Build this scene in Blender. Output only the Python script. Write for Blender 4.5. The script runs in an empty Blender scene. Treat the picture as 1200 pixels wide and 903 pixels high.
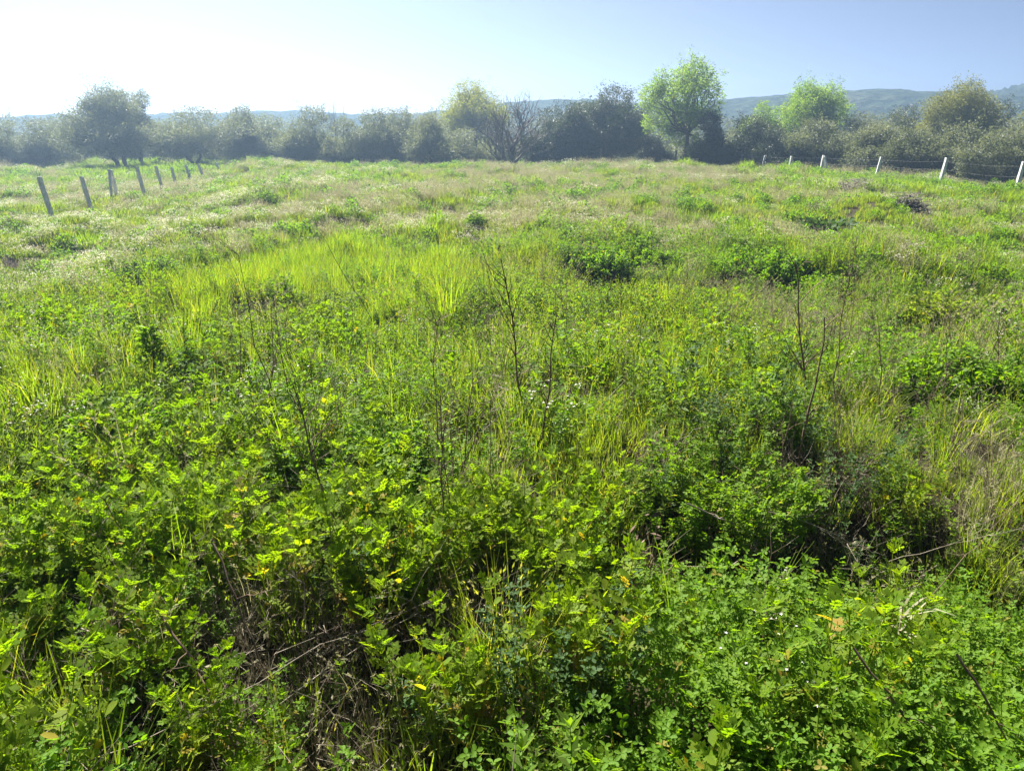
import bpy, math, random
import numpy as np
from mathutils import Vector, Matrix

R = math.radians
rng = np.random.default_rng(7)
random.seed(7)
scene = bpy.context.scene
COL = scene.collection

# ------------------------------------------------------------------ camera
EYE = 2.45
PITCH = R(18.4)
FPX = 901.0                      # focal length in photograph pixels (1200 wide)
cam_d = bpy.data.cameras.new('camera')
cam = bpy.data.objects.new('camera', cam_d)
COL.objects.link(cam)
cam.location = (0, 0, EYE)
cam.rotation_euler = (math.pi / 2 - PITCH, 0, 0)
cam_d.sensor_width = 36
cam_d.lens = FPX / 1200 * 36
cam_d.clip_start = 0.05
cam_d.clip_end = 5000
scene.camera = cam

# ------------------------------------------------------------------ sky and sun
SUN_AZ, SUN_EL = R(-28), R(48)   # azimuth from +Y towards +X
w = bpy.data.worlds.new('World')
scene.world = w
w.use_nodes = True
nt = w.node_tree
sky = nt.nodes.new('ShaderNodeTexSky')
sky.sky_type = 'NISHITA'
sky.sun_disc = False
sky.sun_elevation = SUN_EL
sky.sun_rotation = SUN_AZ
sky.air_density = .18
sky.dust_density = .75
sky.ozone_density = .6
bg = nt.nodes['Background']
bg.inputs['Strength'].default_value = 0.05
nt.links.new(sky.outputs[0], bg.inputs[0])

sun_d = bpy.data.lights.new('sun', 'SUN')
sun = bpy.data.objects.new('sun', sun_d)
COL.objects.link(sun)
sun_d.energy = 5.0
sun_d.angle = R(0.53)
sun_d.color = (1.0, 0.955, 0.87)
sdir = Vector((math.sin(SUN_AZ) * math.cos(SUN_EL), math.cos(SUN_AZ) * math.cos(SUN_EL), math.sin(SUN_EL)))
sun.rotation_euler = sdir.to_track_quat('Z', 'Y').to_euler()
sun.location = sdir * 60

scene.view_settings.view_transform = 'Standard'
scene.view_settings.look = 'None'
scene.view_settings.gamma = 1.0
scene.view_settings.exposure = 2.0
cy = scene.cycles
cy.max_bounces = 6
cy.diffuse_bounces = 3
cy.glossy_bounces = 1
cy.transmission_bounces = 4
cy.volume_bounces = 0
cy.transparent_max_bounces = 4
cy.use_denoising = True
cy.caustics_reflective = False
cy.caustics_refractive = False


# ------------------------------------------------------------------ ground shape
def sstep(a, b, x):
    t = np.clip((x - a) / (b - a), 0, 1)
    return t * t * (3 - 2 * t)


_wr = np.random.default_rng(21)
_waves = []
for lam, amp in ((9, .05), (6.5, .05), (4.6, .045), (3.3, .04), (2.3, .035), (1.5, .025), (.95, .018), (.6, .012)):
    for _ in range(3):
        a = _wr.uniform(0, 2 * math.pi)
        _waves.append((math.cos(a) * 2 * math.pi / lam, math.sin(a) * 2 * math.pi / lam, _wr.uniform(0, 6.28), amp))


def bump(x, y, z, s):
    return lambda X, Y: z * np.exp(-((X - x) ** 2 + (Y - y) ** 2) / (s * s))


def ground(x, y):
    x = np.asarray(x, float); y = np.asarray(y, float)
    r = np.hypot(x, y)
    h = np.full(np.broadcast(x, y).shape, -0.38)
    h = h + 1.18 * (1 - sstep(3.2, 12.5, y + 0.10 * x))              # bank under the camera
    xb = -1.0 - 0.352 * y
    plat = sstep(xb - 2.0, xb + 3.0, x) * (1 - sstep(.28 * y + 1, .46 * y + 5, x)) * (1 - sstep(49, 57, y)) * sstep(6, 16, y)
    h = h + 0.46 * plat
    h = h + 0.30 * np.exp(-(((x + 14.2) / 2.6) ** 2 + ((y - 47) / 4.0) ** 2))   # green rise by the wire fence
    h = h + 0.45 * np.exp(-(((x - 18.5) / 5.5) ** 2 + ((y - 29.5) / 3.0) ** 2))   # green rise near the other fence
    h = h - 0.32 * np.exp(-(((x - 1.1) / .75) ** 2 + ((y - 2.85) / .5) ** 2))   # hollow
    h = h - 0.20 * np.exp(-(((x + 0.35) / .8) ** 2 + ((y - 1.75) / .45) ** 2))
    wv = 0
    for kx, ky, ph, amp in _waves:
        wv = wv + amp * np.sin(kx * x + ky * y + ph)
    return h + wv * (.75 + .6 * sstep(3.5, 8, r) * (1 - sstep(20, 40, r))) * (1 - sstep(70, 120, r))


CP, SP = math.cos(PITCH), math.sin(PITCH)


def ray(px, py):
    dx = (px - 600) / FPX; dy = (451.5 - py) / FPX
    return Vector((dx, CP + dy * SP, -SP + dy * CP))


def at(px, py, Y):
    d = ray(px, py)
    t = Y / d.y
    return Vector((d.x * t, Y, EYE + d.z * t))


def hit(px, py, lift=0.0):
    d = ray(px, py)
    t = 0.6
    while t < 90:
        p = d * t
        if EYE + p.z < float(ground(p.x, p.y)) + lift:
            break
        t += 0.02 + t * .003
    return Vector((d.x * t, d.y * t, float(ground(d.x * t, d.y * t))))


# ------------------------------------------------------------------ node helpers
def new_mat(name):
    m = bpy.data.materials.new(name)
    m.use_nodes = True
    n = m.node_tree
    for k in list(n.nodes):
        n.nodes.remove(k)
    out = n.nodes.new('ShaderNodeOutputMaterial')
    return m, n, out


def mixc(n, fac, a, b, blend='MIX'):
    k = n.nodes.new('ShaderNodeMix')
    k.data_type = 'RGBA'
    k.blend_type = blend
    for sock, v in ((k.inputs[0], fac), (k.inputs[6], a), (k.inputs[7], b)):
        if isinstance(v, (int, float)):
            sock.default_value = v
        elif isinstance(v, tuple):
            sock.default_value = (*v, 1)
        else:
            n.links.new(v, sock)
    return k.outputs[2]


def ramp(n, src, lo, hi):
    k = n.nodes.new('ShaderNodeMapRange')
    k.inputs[1].default_value = lo; k.inputs[2].default_value = hi
    n.links.new(src, k.inputs[0])
    return k.outputs[0]


def noise(n, scale, detail=2.0, vec=None):
    k = n.nodes.new('ShaderNodeTexNoise')
    k.inputs['Scale'].default_value = scale
    k.inputs['Detail'].default_value = detail
    if vec is not None:
        n.links.new(vec, k.inputs['Vector'])
    return k.outputs['Fac']


def leaf_mat(name, ca, cb, aged, trans, tfac=.42, rough=.5, spec=.25, patch=.35):
    """ca, cb: two healthy colours of the plant, aged: the colour of its withered leaves, trans: tint of light through the leaf."""
    m, n, out = new_mat(name)
    oi = n.nodes.new('ShaderNodeObjectInfo')
    ge = n.nodes.new('ShaderNodeNewGeometry')
    nz = noise(n, patch, 2.0, ge.outputs['Position'])
    f = n.nodes.new('ShaderNodeMath'); f.operation = 'ADD'
    n.links.new(ramp(n, nz, .3, .7), f.inputs[0]); n.links.new(oi.outputs['Random'], f.inputs[1])
    h = n.nodes.new('ShaderNodeMath'); h.operation = 'MULTIPLY'; h.inputs[1].default_value = .5
    n.links.new(f.outputs[0], h.inputs[0])
    isl = n.nodes.new('ShaderNodeMath'); isl.operation = 'MULTIPLY_ADD'
    isl.inputs[1].default_value = .45; isl.inputs[2].default_value = -.22
    n.links.new(ge.outputs['Random Per Island'], isl.inputs[0])
    g = n.nodes.new('ShaderNodeMath'); g.operation = 'ADD'; g.use_clamp = True
    n.links.new(h.outputs[0], g.inputs[0]); n.links.new(isl.outputs[0], g.inputs[1])
    col = mixc(n, g.outputs[0], ca, cb)
    at_ = n.nodes.new('ShaderNodeAttribute'); at_.attribute_name = 'age'
    col = mixc(n, at_.outputs['Fac'], col, aged)
    b = n.nodes.new('ShaderNodeBsdfPrincipled')
    n.links.new(col, b.inputs['Base Color'])
    b.inputs['Roughness'].default_value = rough
    b.inputs['Specular IOR Level'].default_value = spec
    t = n.nodes.new('ShaderNodeBsdfTranslucent')
    n.links.new(mixc(n, 1.0, col, trans, 'MULTIPLY'), t.inputs['Color'])
    mx = n.nodes.new('ShaderNodeMixShader'); mx.inputs[0].default_value = tfac
    n.links.new(b.outputs[0], mx.inputs[1]); n.links.new(t.outputs[0], mx.inputs[2])
    n.links.new(mx.outputs[0], out.inputs[0])
    return m


def rough_mat(name, ca, cb, scale=6.0, rough=.85, bumpv=0.0, spec=.2):
    m, n, out = new_mat(name)
    tc = n.nodes.new('ShaderNodeTexCoord')
    nz = noise(n, scale, 5.0, tc.outputs['Object'])
    col = mixc(n, ramp(n, nz, .35, .65), ca, cb)
    b = n.nodes.new('ShaderNodeBsdfPrincipled')
    n.links.new(col, b.inputs['Base Color'])
    b.inputs['Roughness'].default_value = rough
    b.inputs['Specular IOR Level'].default_value = spec
    if bumpv:
        bp = n.nodes.new('ShaderNodeBump'); bp.inputs['Strength'].default_value = bumpv
        bp.inputs['Distance'].default_value = .02
        n.links.new(nz, bp.inputs['Height']); n.links.new(bp.outputs[0], b.inputs['Normal'])
    n.links.new(b.outputs[0], out.inputs[0])
    return m


YT = (1.75, 1.75, .35)     # light that has passed a leaf turns yellow-green
M = {}
M['grass'] = leaf_mat('grass', (.085, .165, .014), (.14, .20, .02), (.29, .26, .12), YT, .55, .6, .15)
M['lush'] = leaf_mat('lush_grass', (.09, .19, .010), (.15, .235, .012), (.26, .25, .07), YT, .56, .55, .2)
M['dry'] = leaf_mat('dry_grass', (.28, .265, .16), (.40, .38, .25), (.24, .22, .14), (1.1, 1.1, .85), .42, .7, .1)
M['lime'] = leaf_mat('lobed_leaves', (.10, .20, .010), (.16, .235, .014), (.34, .24, .04), YT, .55, .6, .15)
M['clover'] = leaf_mat('clover_leaves', (.075, .185, .011), (.12, .215, .014), (.24, .20, .04), (1.7, 1.7, .35), .5, .6, .14)
M['feather'] = leaf_mat('feathery_leaves', (.075, .155, .016), (.125, .18, .024), (.23, .20, .09), YT, .52, .6, .15)
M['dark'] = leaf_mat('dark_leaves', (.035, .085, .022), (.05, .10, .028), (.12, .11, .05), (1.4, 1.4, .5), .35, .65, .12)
M['petal'] = leaf_mat('white_petals', (.72, .72, .66), (.8, .79, .72), (.6, .55, .35), (1, 1, .95), .35, .6)
M['yellow'] = leaf_mat('yellow_petals', (.6, .45, .03), (.65, .5, .05), (.4, .3, .1), (1, 1, .8), .35, .6)
M['deadstem'] = rough_mat('dead_stem', (.20, .165, .12), (.36, .31, .25), 25)
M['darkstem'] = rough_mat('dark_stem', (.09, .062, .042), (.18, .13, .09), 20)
M['brush'] = rough_mat('grey_brush', (.20, .18, .145), (.32, .29, .24), 14)
M['bark'] = rough_mat('bark', (.07, .058, .045), (.15, .125, .10), 5, .9, .5)
M['palebark'] = rough_mat('pale_bark', (.10, .09, .08), (.19, .17, .15), 5, .9, .4)
M['concrete'] = rough_mat('concrete_post', (.52, .52, .50), (.76, .76, .75), 9, .9, .3)
M['wood'] = rough_mat('weathered_stake', (.12, .10, .08), (.22, .19, .16), 12, .9, .3)
M['wire'] = rough_mat('fence_wire', (.16, .16, .16), (.24, .23, .22), 12, .5)
M['stone'] = rough_mat('stone', (.34, .33, .31), (.5, .49, .46), 4, .9, .5)
M['olive'] = leaf_mat('olive_leaves', (.10, .12, .072), (.19, .21, .14), (.19, .19, .15), (1.3, 1.3, .7), .38, .55, .3, .5)
M['oliveB'] = leaf_mat('dark_evergreen_leaves', (.042, .060, .036), (.085, .105, .06), (.12, .12, .08), (1.2, 1.25, .6), .28, .5, .3, .5)
M['ash'] = leaf_mat('spring_leaves', (.11, .21, .028), (.17, .26, .045), (.2, .2, .08), (1.7, 1.65, .5), .55, .5, .25, .5)
M['poplar'] = leaf_mat('yellow_green_leaves', (.15, .19, .03), (.21, .24, .05), (.2, .18, .09), (1.6, 1.5, .5), .5, .5, .25, .5)
M['khaki'] = leaf_mat('khaki_leaves', (.14, .17, .05), (.22, .245, .09), (.2, .18, .09), (1.3, 1.2, .5), .35, .6, .25, .5)

# soil and litter
m, n, out = new_mat('soil')
ge = n.nodes.new('ShaderNodeNewGeometry')
n1 = noise(n, 9.0, 6.0, ge.outputs['Position'])
n2 = noise(n, .5, 3.0, ge.outputs['Position'])
c = mixc(n, ramp(n, n1, .35, .7), (.018, .014, .009), (.052, .040, .027))
cg = mixc(n, ramp(n, n1, .3, .7), (.025, .024, .011), (.05, .046, .018))
c = mixc(n, ramp(n, n2, .45, .7), c, cg)
b = n.nodes.new('ShaderNodeBsdfPrincipled')
b.inputs['Roughness'].default_value = .95
b.inputs['Specular IOR Level'].default_value = .1
n.links.new(c, b.inputs['Base Color'])
bp = n.nodes.new('ShaderNodeBump'); bp.inputs['Strength'].default_value = .7; bp.inputs['Distance'].default_value = .03
n.links.new(n1, bp.inputs['Height']); n.links.new(bp.outputs[0], b.inputs['Normal'])
n.links.new(b.outputs[0], out.inputs[0])
M['soil'] = m

# wooded hills
m, n, out = new_mat('wooded_hill')
ge = n.nodes.new('ShaderNodeNewGeometry')
n1 = noise(n, .30, 5.0, ge.outputs['Position'])
n2 = noise(n, .03, 3.0, ge.outputs['Position'])
c = mixc(n, ramp(n, n1, .35, .65), (.014, .026, .020), (.045, .060, .038))
c = mixc(n, ramp(n, n2, .55, .7), c, (.075, .08, .05))
b = n.nodes.new('ShaderNodeBsdfDiffuse')
n.links.new(c, b.inputs['Color'])
bp = n.nodes.new('ShaderNodeBump'); bp.inputs['Strength'].default_value = 1.0; bp.inputs['Distance'].default_value = 3.0
n.links.new(n1, bp.inputs['Height']); n.links.new(bp.outputs[0], b.inputs['Normal'])
n.links.new(b.outputs[0], out.inputs[0])
M['hill'] = m


# ------------------------------------------------------------------ mesh helpers
class MB:
    """Collects triangles/quads with a material index and an 'age' value per vertex."""
    def __init__(self):
        self.v, self.a, self.f, self.m, self.n = [], [], [], [], 0
        self.mats = []

    def mi(self, mat):
        if mat not in self.mats:
            self.mats.append(mat)
        return self.mats.index(mat)

    def add(self, V, F, mat, age=0.0):
        V = np.asarray(V, float).reshape(-1, 3)
        F = np.asarray(F, int)
        k = self.mi(mat)
        self.v.append(V)
        self.a.append(np.broadcast_to(np.asarray(age, float), (len(V),)))
        self.f.append(F + self.n)
        self.m.append(np.full(len(F), k))
        self.n += len(V)

    def mesh(self, name, smooth=True):
        me = bpy.data.meshes.new(name)
        V = np.concatenate(self.v)
        me.vertices.add(len(V)); me.vertices.foreach_set('co', V.ravel())
        loops = np.concatenate([f.ravel() for f in self.f])
        tot = np.concatenate([np.full(len(f), f.shape[1]) for f in self.f])
        start = np.concatenate([[0], np.cumsum(tot)[:-1]])
        me.loops.add(len(loops)); me.loops.foreach_set('vertex_index', loops.astype(np.int32))
        me.polygons.add(len(tot))
        me.polygons.foreach_set('loop_start', start.astype(np.int32))
        me.polygons.foreach_set('loop_total', tot.astype(np.int32))
        me.polygons.foreach_set('material_index', np.concatenate(self.m).astype(np.int32))
        me.polygons.foreach_set('use_smooth', np.full(len(tot), smooth))
        at_ = me.attributes.new('age', 'FLOAT', 'POINT')
        at_.data.foreach_set('value', np.concatenate(self.a).astype(np.float32))
        for mm in self.mats:
            me.materials.append(M[mm])
        me.update(calc_edges=True)
        me.validate()
        return me


def link(name, me, parent=None, loc=None):
    o = bpy.data.objects.new(name, me)
    COL.objects.link(o)
    if parent is not None:
        o.parent = parent
    if loc is not None:
        o.location = loc
    return o


def tag(o, label=None, cat=None, group=None, kind=None):
    for k, v in (('label', label), ('category', cat), ('group', group), ('kind', kind)):
        if v:
            o[k] = v
    return o


def thing(name, loc, label, cat, group=None, rz=0):
    o = bpy.data.objects.new(name, None)
    o.empty_display_size = .2
    COL.objects.link(o)
    o.location = loc
    o.rotation_euler = (0, 0, rz)
    return tag(o, label, cat, group)


def frame(az, pitch, roll):
    """Rotation matrices whose x axis points along (az, pitch); arrays allowed."""
    az, pitch, roll = np.broadcast_arrays(np.asarray(az, float), np.asarray(pitch, float), np.asarray(roll, float))
    ca, sa, cp, sp = np.cos(az), np.sin(az), np.cos(pitch), np.sin(pitch)
    X = np.stack([ca * cp, sa * cp, sp], -1)
    Y0 = np.stack([-sa, ca, np.zeros_like(sa)], -1)
    Z0 = np.cross(X, Y0)
    cr, sr = np.cos(roll)[..., None], np.sin(roll)[..., None]
    Y = Y0 * cr + Z0 * sr
    Z = np.cross(X, Y)
    return np.stack([X, Y, Z], -1)


def place(mb, T, P, Rm, S, mat, age=0.0):
    """Copy leaf shape T=(V,F) to positions P with rotations Rm and sizes S."""
    V, F = T
    P = np.asarray(P, float); N = len(P)
    if N == 0:
        return
    S = np.broadcast_to(np.asarray(S, float), (N,))
    W = np.einsum('nij,kj->nki', Rm, V) * S[:, None, None] + P[:, None, :]
    FF = (F[None] + (np.arange(N) * len(V))[:, None, None]).reshape(-1, F.shape[1])
    A = np.repeat(np.broadcast_to(np.asarray(age, float), (N,)), len(V))
    mb.add(W.reshape(-1, 3), FF, mat, A)


def shape(v, f):
    return np.array(v, float), np.array(f, int)


DIAMOND = shape([(0, 0, 0), (.45, .22, .05), (1, 0, -.06), (.45, -.22, .05)], [(0, 1, 2, 3)])
SLIM = shape([(0, 0, 0), (.45, .13, .04), (1, 0, -.05), (.45, -.13, .04)], [(0, 1, 2, 3)])
TRILEAF = shape([(0, 0, 0), (.75, .24, .05), (1, -.12, -.05)], [(0, 1, 2)])
OVAL = shape([(0, 0, 0), (.35, .30, .06), (.8, .26, .05), (1, 0, -.02), (.8, -.26, .05), (.35, -.30, .06)], [(0, 1, 2, 3), (0, 3, 4, 5)])


def _lobed():
    V, F = [], []
    def lobe(x, ang, L, wd, z):
        c, s = math.cos(ang), math.sin(ang)
        k = len(V)
        for a, b2, zz in ((0, 0, 0), (.5, wd, .02), (1, 0, -.05), (.5, -wd, .02)):
            V.append((x + (c * a - s * b2) * L, (s * a + c * b2) * L, z + zz * L))
        F.append((k, k + 1, k + 2, k + 3))
    for x, L in ((.16, .20), (.40, .36), (.66, .34)):
        for sg in (1, -1):
            lobe(x, sg * (1.05 - .3 * x), L, .27, -.10 * x * x)
    lobe(.62, 0, .42, .36, -.06)
    k = len(V)
    V.extend([(0, .035, 0), (0, -.035, 0), (.85, -.03, -.08), (.85, .03, -.08)])
    F.append((k, k + 1, k + 2, k + 3))
    return shape(V, F)


LOBED = _lobed()


def _trifoliate():
    V, F = [], []
    for ang, L in ((0, 1.0), (2.0, .9), (-2.0, .9)):
        c, s = math.cos(ang), math.sin(ang)
        k = len(V)
        for a, b2, z in OVAL[0]:
            V.append(((c * a - s * b2) * L * .6, (s * a + c * b2) * L * .6, z * .8 + .10 * a))
        F.extend([tuple(k + i for i in q) for q in OVAL[1]])
    return shape(V, F)


TRI = _trifoliate()


def tube(mb, pts, rad, mat, sides=4, age=0.0):
    pts = np.asarray(pts, float)
    n_ = len(pts)
    rad = np.broadcast_to(np.asarray(rad, float), (n_,))
    d = np.gradient(pts, axis=0)
    d /= np.linalg.norm(d, axis=1)[:, None] + 1e-9
    up = np.where(np.abs(d[:, 2:3]) > .9, [[1., 0, 0]], [[0, 0, 1.]])
    u = np.cross(d, up); u /= np.linalg.norm(u, axis=1)[:, None] + 1e-9
    v = np.cross(d, u)
    a = np.arange(sides) * 2 * math.pi / sides
    ring = u[:, None] * np.cos(a)[None, :, None] + v[:, None] * np.sin(a)[None, :, None]
    V = pts[:, None] + ring * rad[:, None, None]
    F = []
    for i in range(n_ - 1):
        for j in range(sides):
            j2 = (j + 1) % sides
            F.append((i * sides + j, i * sides + j2, (i + 1) * sides + j2, (i + 1) * sides + j))
    mb.add(V.reshape(-1, 3), F, mat, age)


def blades(mb, base, az, length, lean, curl, width, mat, age=0.0, seg=3, g=rng):
    """Curved grass blades: base (N,3); lean = starting tilt from vertical, curl = extra tilt at the tip."""
    base = np.asarray(base, float); N = len(base)
    f = lambda q: np.broadcast_to(np.asarray(q, float), (N,))
    az, length, lean, curl, width = map(f, (az, length, lean, curl, width))
    tilt = lean[:, None] + curl[:, None] * np.linspace(0, 1, seg)[None, :] ** 1.5
    step = length[:, None] / seg
    dx = np.sin(tilt) * step; dz = np.cos(tilt) * step
    X = np.concatenate([np.zeros((N, 1)), np.cumsum(dx, 1)], 1)
    Z = np.concatenate([np.zeros((N, 1)), np.cumsum(dz, 1)], 1)
    P = base[:, None, :] + np.stack([X * np.cos(az)[:, None], X * np.sin(az)[:, None], Z], -1)
    wd = width[:, None] * np.array([.8, 1.0, .75, .12][:seg + 1] if seg == 3 else np.linspace(1, .12, seg + 1))[None, :]
    tw = az + math.pi / 2 + g.uniform(-.6, .6, N)
    side = np.stack([np.cos(tw), np.sin(tw), np.zeros(N)], -1)[:, None, :] * wd[..., None] / 2
    V = np.stack([P - side, P + side], 2)                 # N, seg+1, 2, 3
    k = np.arange(N)[:, None] * (seg + 1) * 2
    i = np.arange(seg)[None, :] * 2
    q = k + i
    F = np.stack([q, q + 1, q + 3, q + 2], -1).reshape(-1, 4)
    mb.add(V.reshape(-1, 3), F, mat, np.repeat(f(age), (seg + 1) * 2))
    return P[:, -1]


def disc(N, r, g):
    a = g.uniform(0, 2 * math.pi, N); q = r * np.sqrt(g.uniform(0, 1, N))
    return np.stack([q * np.cos(a), q * np.sin(a), np.full(N, -.02)], -1)


# ------------------------------------------------------------------ plant models
def grass_tuft(seed, N=46, rad=.11, h=(.18, .42), wd=.006, mat='grass', lean=.28, curl=.8, dead=.12):
    g = np.random.default_rng(seed); mb = MB()
    base = disc(N, rad, g)
    az = np.arctan2(base[:, 1], base[:, 0]) + g.uniform(-1.2, 1.2, N)
    age = np.where(g.uniform(0, 1, N) < dead, g.uniform(.5, 1, N), g.uniform(0, .25, N))
    blades(mb, base, az, g.uniform(*h, N), g.uniform(0, lean, N), g.uniform(.1, curl, N), wd * g.uniform(.7, 1.3, N), mat, age, g=g)
    return mb


def seed_grass(seed, N=16, h=(.35, .75), mat='dry', leafmat='grass', wd=.004, headlen=.09):
    g = np.random.default_rng(seed); mb = MB()
    base = disc(N, .12, g)
    az = g.uniform(0, 6.28, N)
    tips = blades(mb, base, az, g.uniform(*h, N), g.uniform(0, .25, N), g.uniform(.1, .55, N), wd, mat, g.uniform(0, .4, N), g=g)
    for k in range(N):
        n_ = 9
        t = g.uniform(-.6, 1, n_)
        P = tips[k] + np.stack([np.cos(az[k]) * t * headlen * .5, np.sin(az[k]) * t * headlen * .5, t * headlen * .55], -1)
        place(mb, SLIM, P, frame(az[k] + g.uniform(-1.2, 1.2, n_), g.uniform(.2, 1.2, n_), g.uniform(-2, 2, n_)), g.uniform(.018, .035, n_), mat, g.uniform(0, .6, n_))
    base = disc(18, .1, g)
    blades(mb, base, g.uniform(0, 6.28, 18), g.uniform(.12, .3, 18), .3, g.uniform(.2, 1, 18), wd * 1.4, leafmat, g.uniform(0, .5, 18), g=g)
    return mb


def stemmed(mb, g, stems, h, leaf, lsize, nleaf, mat, stemmat, spread=.10, lean=.30, yellow_low=.5, stem_r=.0028, top=5, bare=.15, smb=None):
    """Upright herb: stems with leaves all the way up and a tuft of young leaves on top."""
    tips = []
    for s in range(stems):
        a = g.uniform(0, 6.28); q = spread * math.sqrt(g.uniform())
        b = np.array([q * math.cos(a), q * math.sin(a), -.02])
        hh = g.uniform(*h); ln = g.uniform(.05, lean)
        a2 = a + g.uniform(-.6, .6)
        t = np.linspace(0, 1, 5)
        pts = b + np.stack([np.cos(a2) * ln * hh * t ** 1.4 + g.normal(0, .006, 5), np.sin(a2) * ln * hh * t ** 1.4 + g.normal(0, .006, 5), hh * t], -1)
        tube(smb or mb, pts, np.linspace(stem_r, stem_r * .45, 5), stemmat, 3, .2)
        n_ = int(nleaf * g.uniform(.8, 1.2))
        u = bare + (1 - bare) * np.sort(g.uniform(0, 1, n_))
        P = np.stack([np.interp(u, t, pts[:, i]) for i in range(3)], -1)
        az = np.arange(n_) * 2.4 + g.uniform(0, 6.28) + g.normal(0, .3, n_)
        pit = .15 + .7 * u + g.normal(0, .25, n_)
        sz = g.uniform(*lsize, n_) * (1.15 - .45 * u)
        age = np.where(g.uniform(0, 1, n_) < yellow_low * (1 - u) ** 1.5, g.uniform(.4, 1, n_), g.uniform(0, .15, n_))
        if leaf is LOBED:                       # some leaves are plain ovals
            ov = g.uniform(0, 1, n_) < .35
            place(mb, OVAL, P[ov], frame(az[ov], pit[ov], g.normal(0, .4, ov.sum())), sz[ov] * .62, mat, age[ov])
            P, az, pit, sz, age = P[~ov], az[~ov], pit[~ov], sz[~ov], age[~ov]
        place(mb, leaf, P, frame(az, pit, g.normal(0, .35, len(P))), sz, mat, age)
        k = top
        place(mb, leaf, np.repeat(pts[-1:], k, 0), frame(np.arange(k) * 2.4 + g.uniform(0, 6), g.uniform(.5, 1.2, k), g.normal(0, .3, k)), g.uniform(*lsize, k) * .7, mat, 0)
        tips.append(pts[-1])
    return tips


def lobed_weed(seed, stems=6, h=(.22, .42), mat='lime', smb=None):
    g = np.random.default_rng(seed); mb = MB()
    stemmed(mb, g, stems, h, LOBED, (.045, .085), 19, mat, 'lime', .09, .35, .6, top=7, smb=smb)
    return mb


def clover_plant(seed, stems=9, h=(.2, .42), mat='clover', size=(.026, .042), spread=.12, smb=None):
    g = np.random.default_rng(seed); mb = MB()
    for s in range(stems):
        a = g.uniform(0, 6.28); q = spread * math.sqrt(g.uniform()); hh = g.uniform(*h); ln = g.uniform(.1, .5)
        b = np.array([q * math.cos(a), q * math.sin(a), -.02])
        t = np.linspace(0, 1, 5)
        a2 = a + g.uniform(-.7, .7)
        pts = b + np.stack([np.cos(a2) * ln * hh * t ** 1.4 + g.normal(0, .006, 5), np.sin(a2) * ln * hh * t ** 1.4 + g.normal(0, .006, 5), hh * t], -1)
        tube(smb or mb, pts, np.linspace(.0024, .001, 5), mat, 3, .1)
        n_ = 24
        u = .12 + .88 * np.sort(g.uniform(0, 1, n_))
        P = np.stack([np.interp(u, t, pts[:, i]) for i in range(3)], -1)
        az = np.arange(n_) * 2.4 + g.uniform(0, 6.28); L = g.uniform(.012, .05, n_) * (1.2 - .7 * u)
        P = P + np.stack([np.cos(az) * L, np.sin(az) * L, L * .5], -1)
        place(mb, TRI, P, frame(az, g.normal(.35, .35, n_), g.normal(0, .4, n_)), g.uniform(*size, n_), mat,
              np.where(g.uniform(0, 1, n_) < .06 * (1 - u), .9, g.uniform(0, .12, n_)))
    return mb


def feathery(seed, stems=8, h=(.15, .38), mat='feather', flowers=0, petal='petal', fsize=.010):
    g = np.random.default_rng(seed); mb = MB()
    tips = stemmed(mb, g, stems, h, SLIM, (.035, .08), 26, mat, mat, .12, .4, .25, .002, 8)
    for tpt in tips[:flowers]:
        for _ in range(int(g.integers(3, 8))):
            p = tpt + g.normal(0, .03, 3) * [1, 1, .5] + [0, 0, .03]
            k = 5
            place(mb, DIAMOND, np.repeat(p[None], k, 0), frame(np.arange(k) * 6.283 / k + g.uniform(0, 1), g.normal(.15, .15, k), g.normal(0, .2, k)), fsize * g.uniform(.6, 1.2), petal, g.uniform(0, .3, k))
            tube(mb, [tpt - [0, 0, .03], p], .0008, mat, 3)
    return mb


def dead_tangle(seed, N=16, mat='deadstem', h=(.15, .45), flat=.6):
    g = np.random.default_rng(seed); mb = MB()
    for k in range(N):
        b = disc(1, .16, g)[0]
        az = g.uniform(0, 6.28); pit = g.uniform(flat, 1.5); L = g.uniform(*h)
        t = np.linspace(0, 1, 4)
        pts = b + np.stack([np.cos(az) * np.cos(pit) * L * t, np.sin(az) * np.cos(pit) * L * t, np.sin(pit) * L * t], -1) + g.normal(0, .012, (4, 3))
        r0 = g.uniform(.0009, .0024)
        tube(mb, pts, np.linspace(r0, r0 * .5, 4), mat, 3)
        for q in range(g.integers(0, 3)):
            p = pts[g.integers(1, 4)]; a3 = az + g.normal(0, 1); L2 = L * g.uniform(.2, .5)
            tube(mb, [p, p + np.array([math.cos(a3), math.sin(a3), g.uniform(-.2, .9)]) * L2], [r0 * .6, r0 * .3], mat, 3)
    n_ = 14
    P = disc(n_, .17, g); P[:, 2] = g.uniform(0, .1, n_)
    place(mb, DIAMOND, P, frame(g.uniform(0, 6, n_), g.normal(0, .5, n_), g.normal(0, .6, n_)), g.uniform(.02, .05, n_), 'dry', g.uniform(.2, 1, n_))
    return mb


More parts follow.
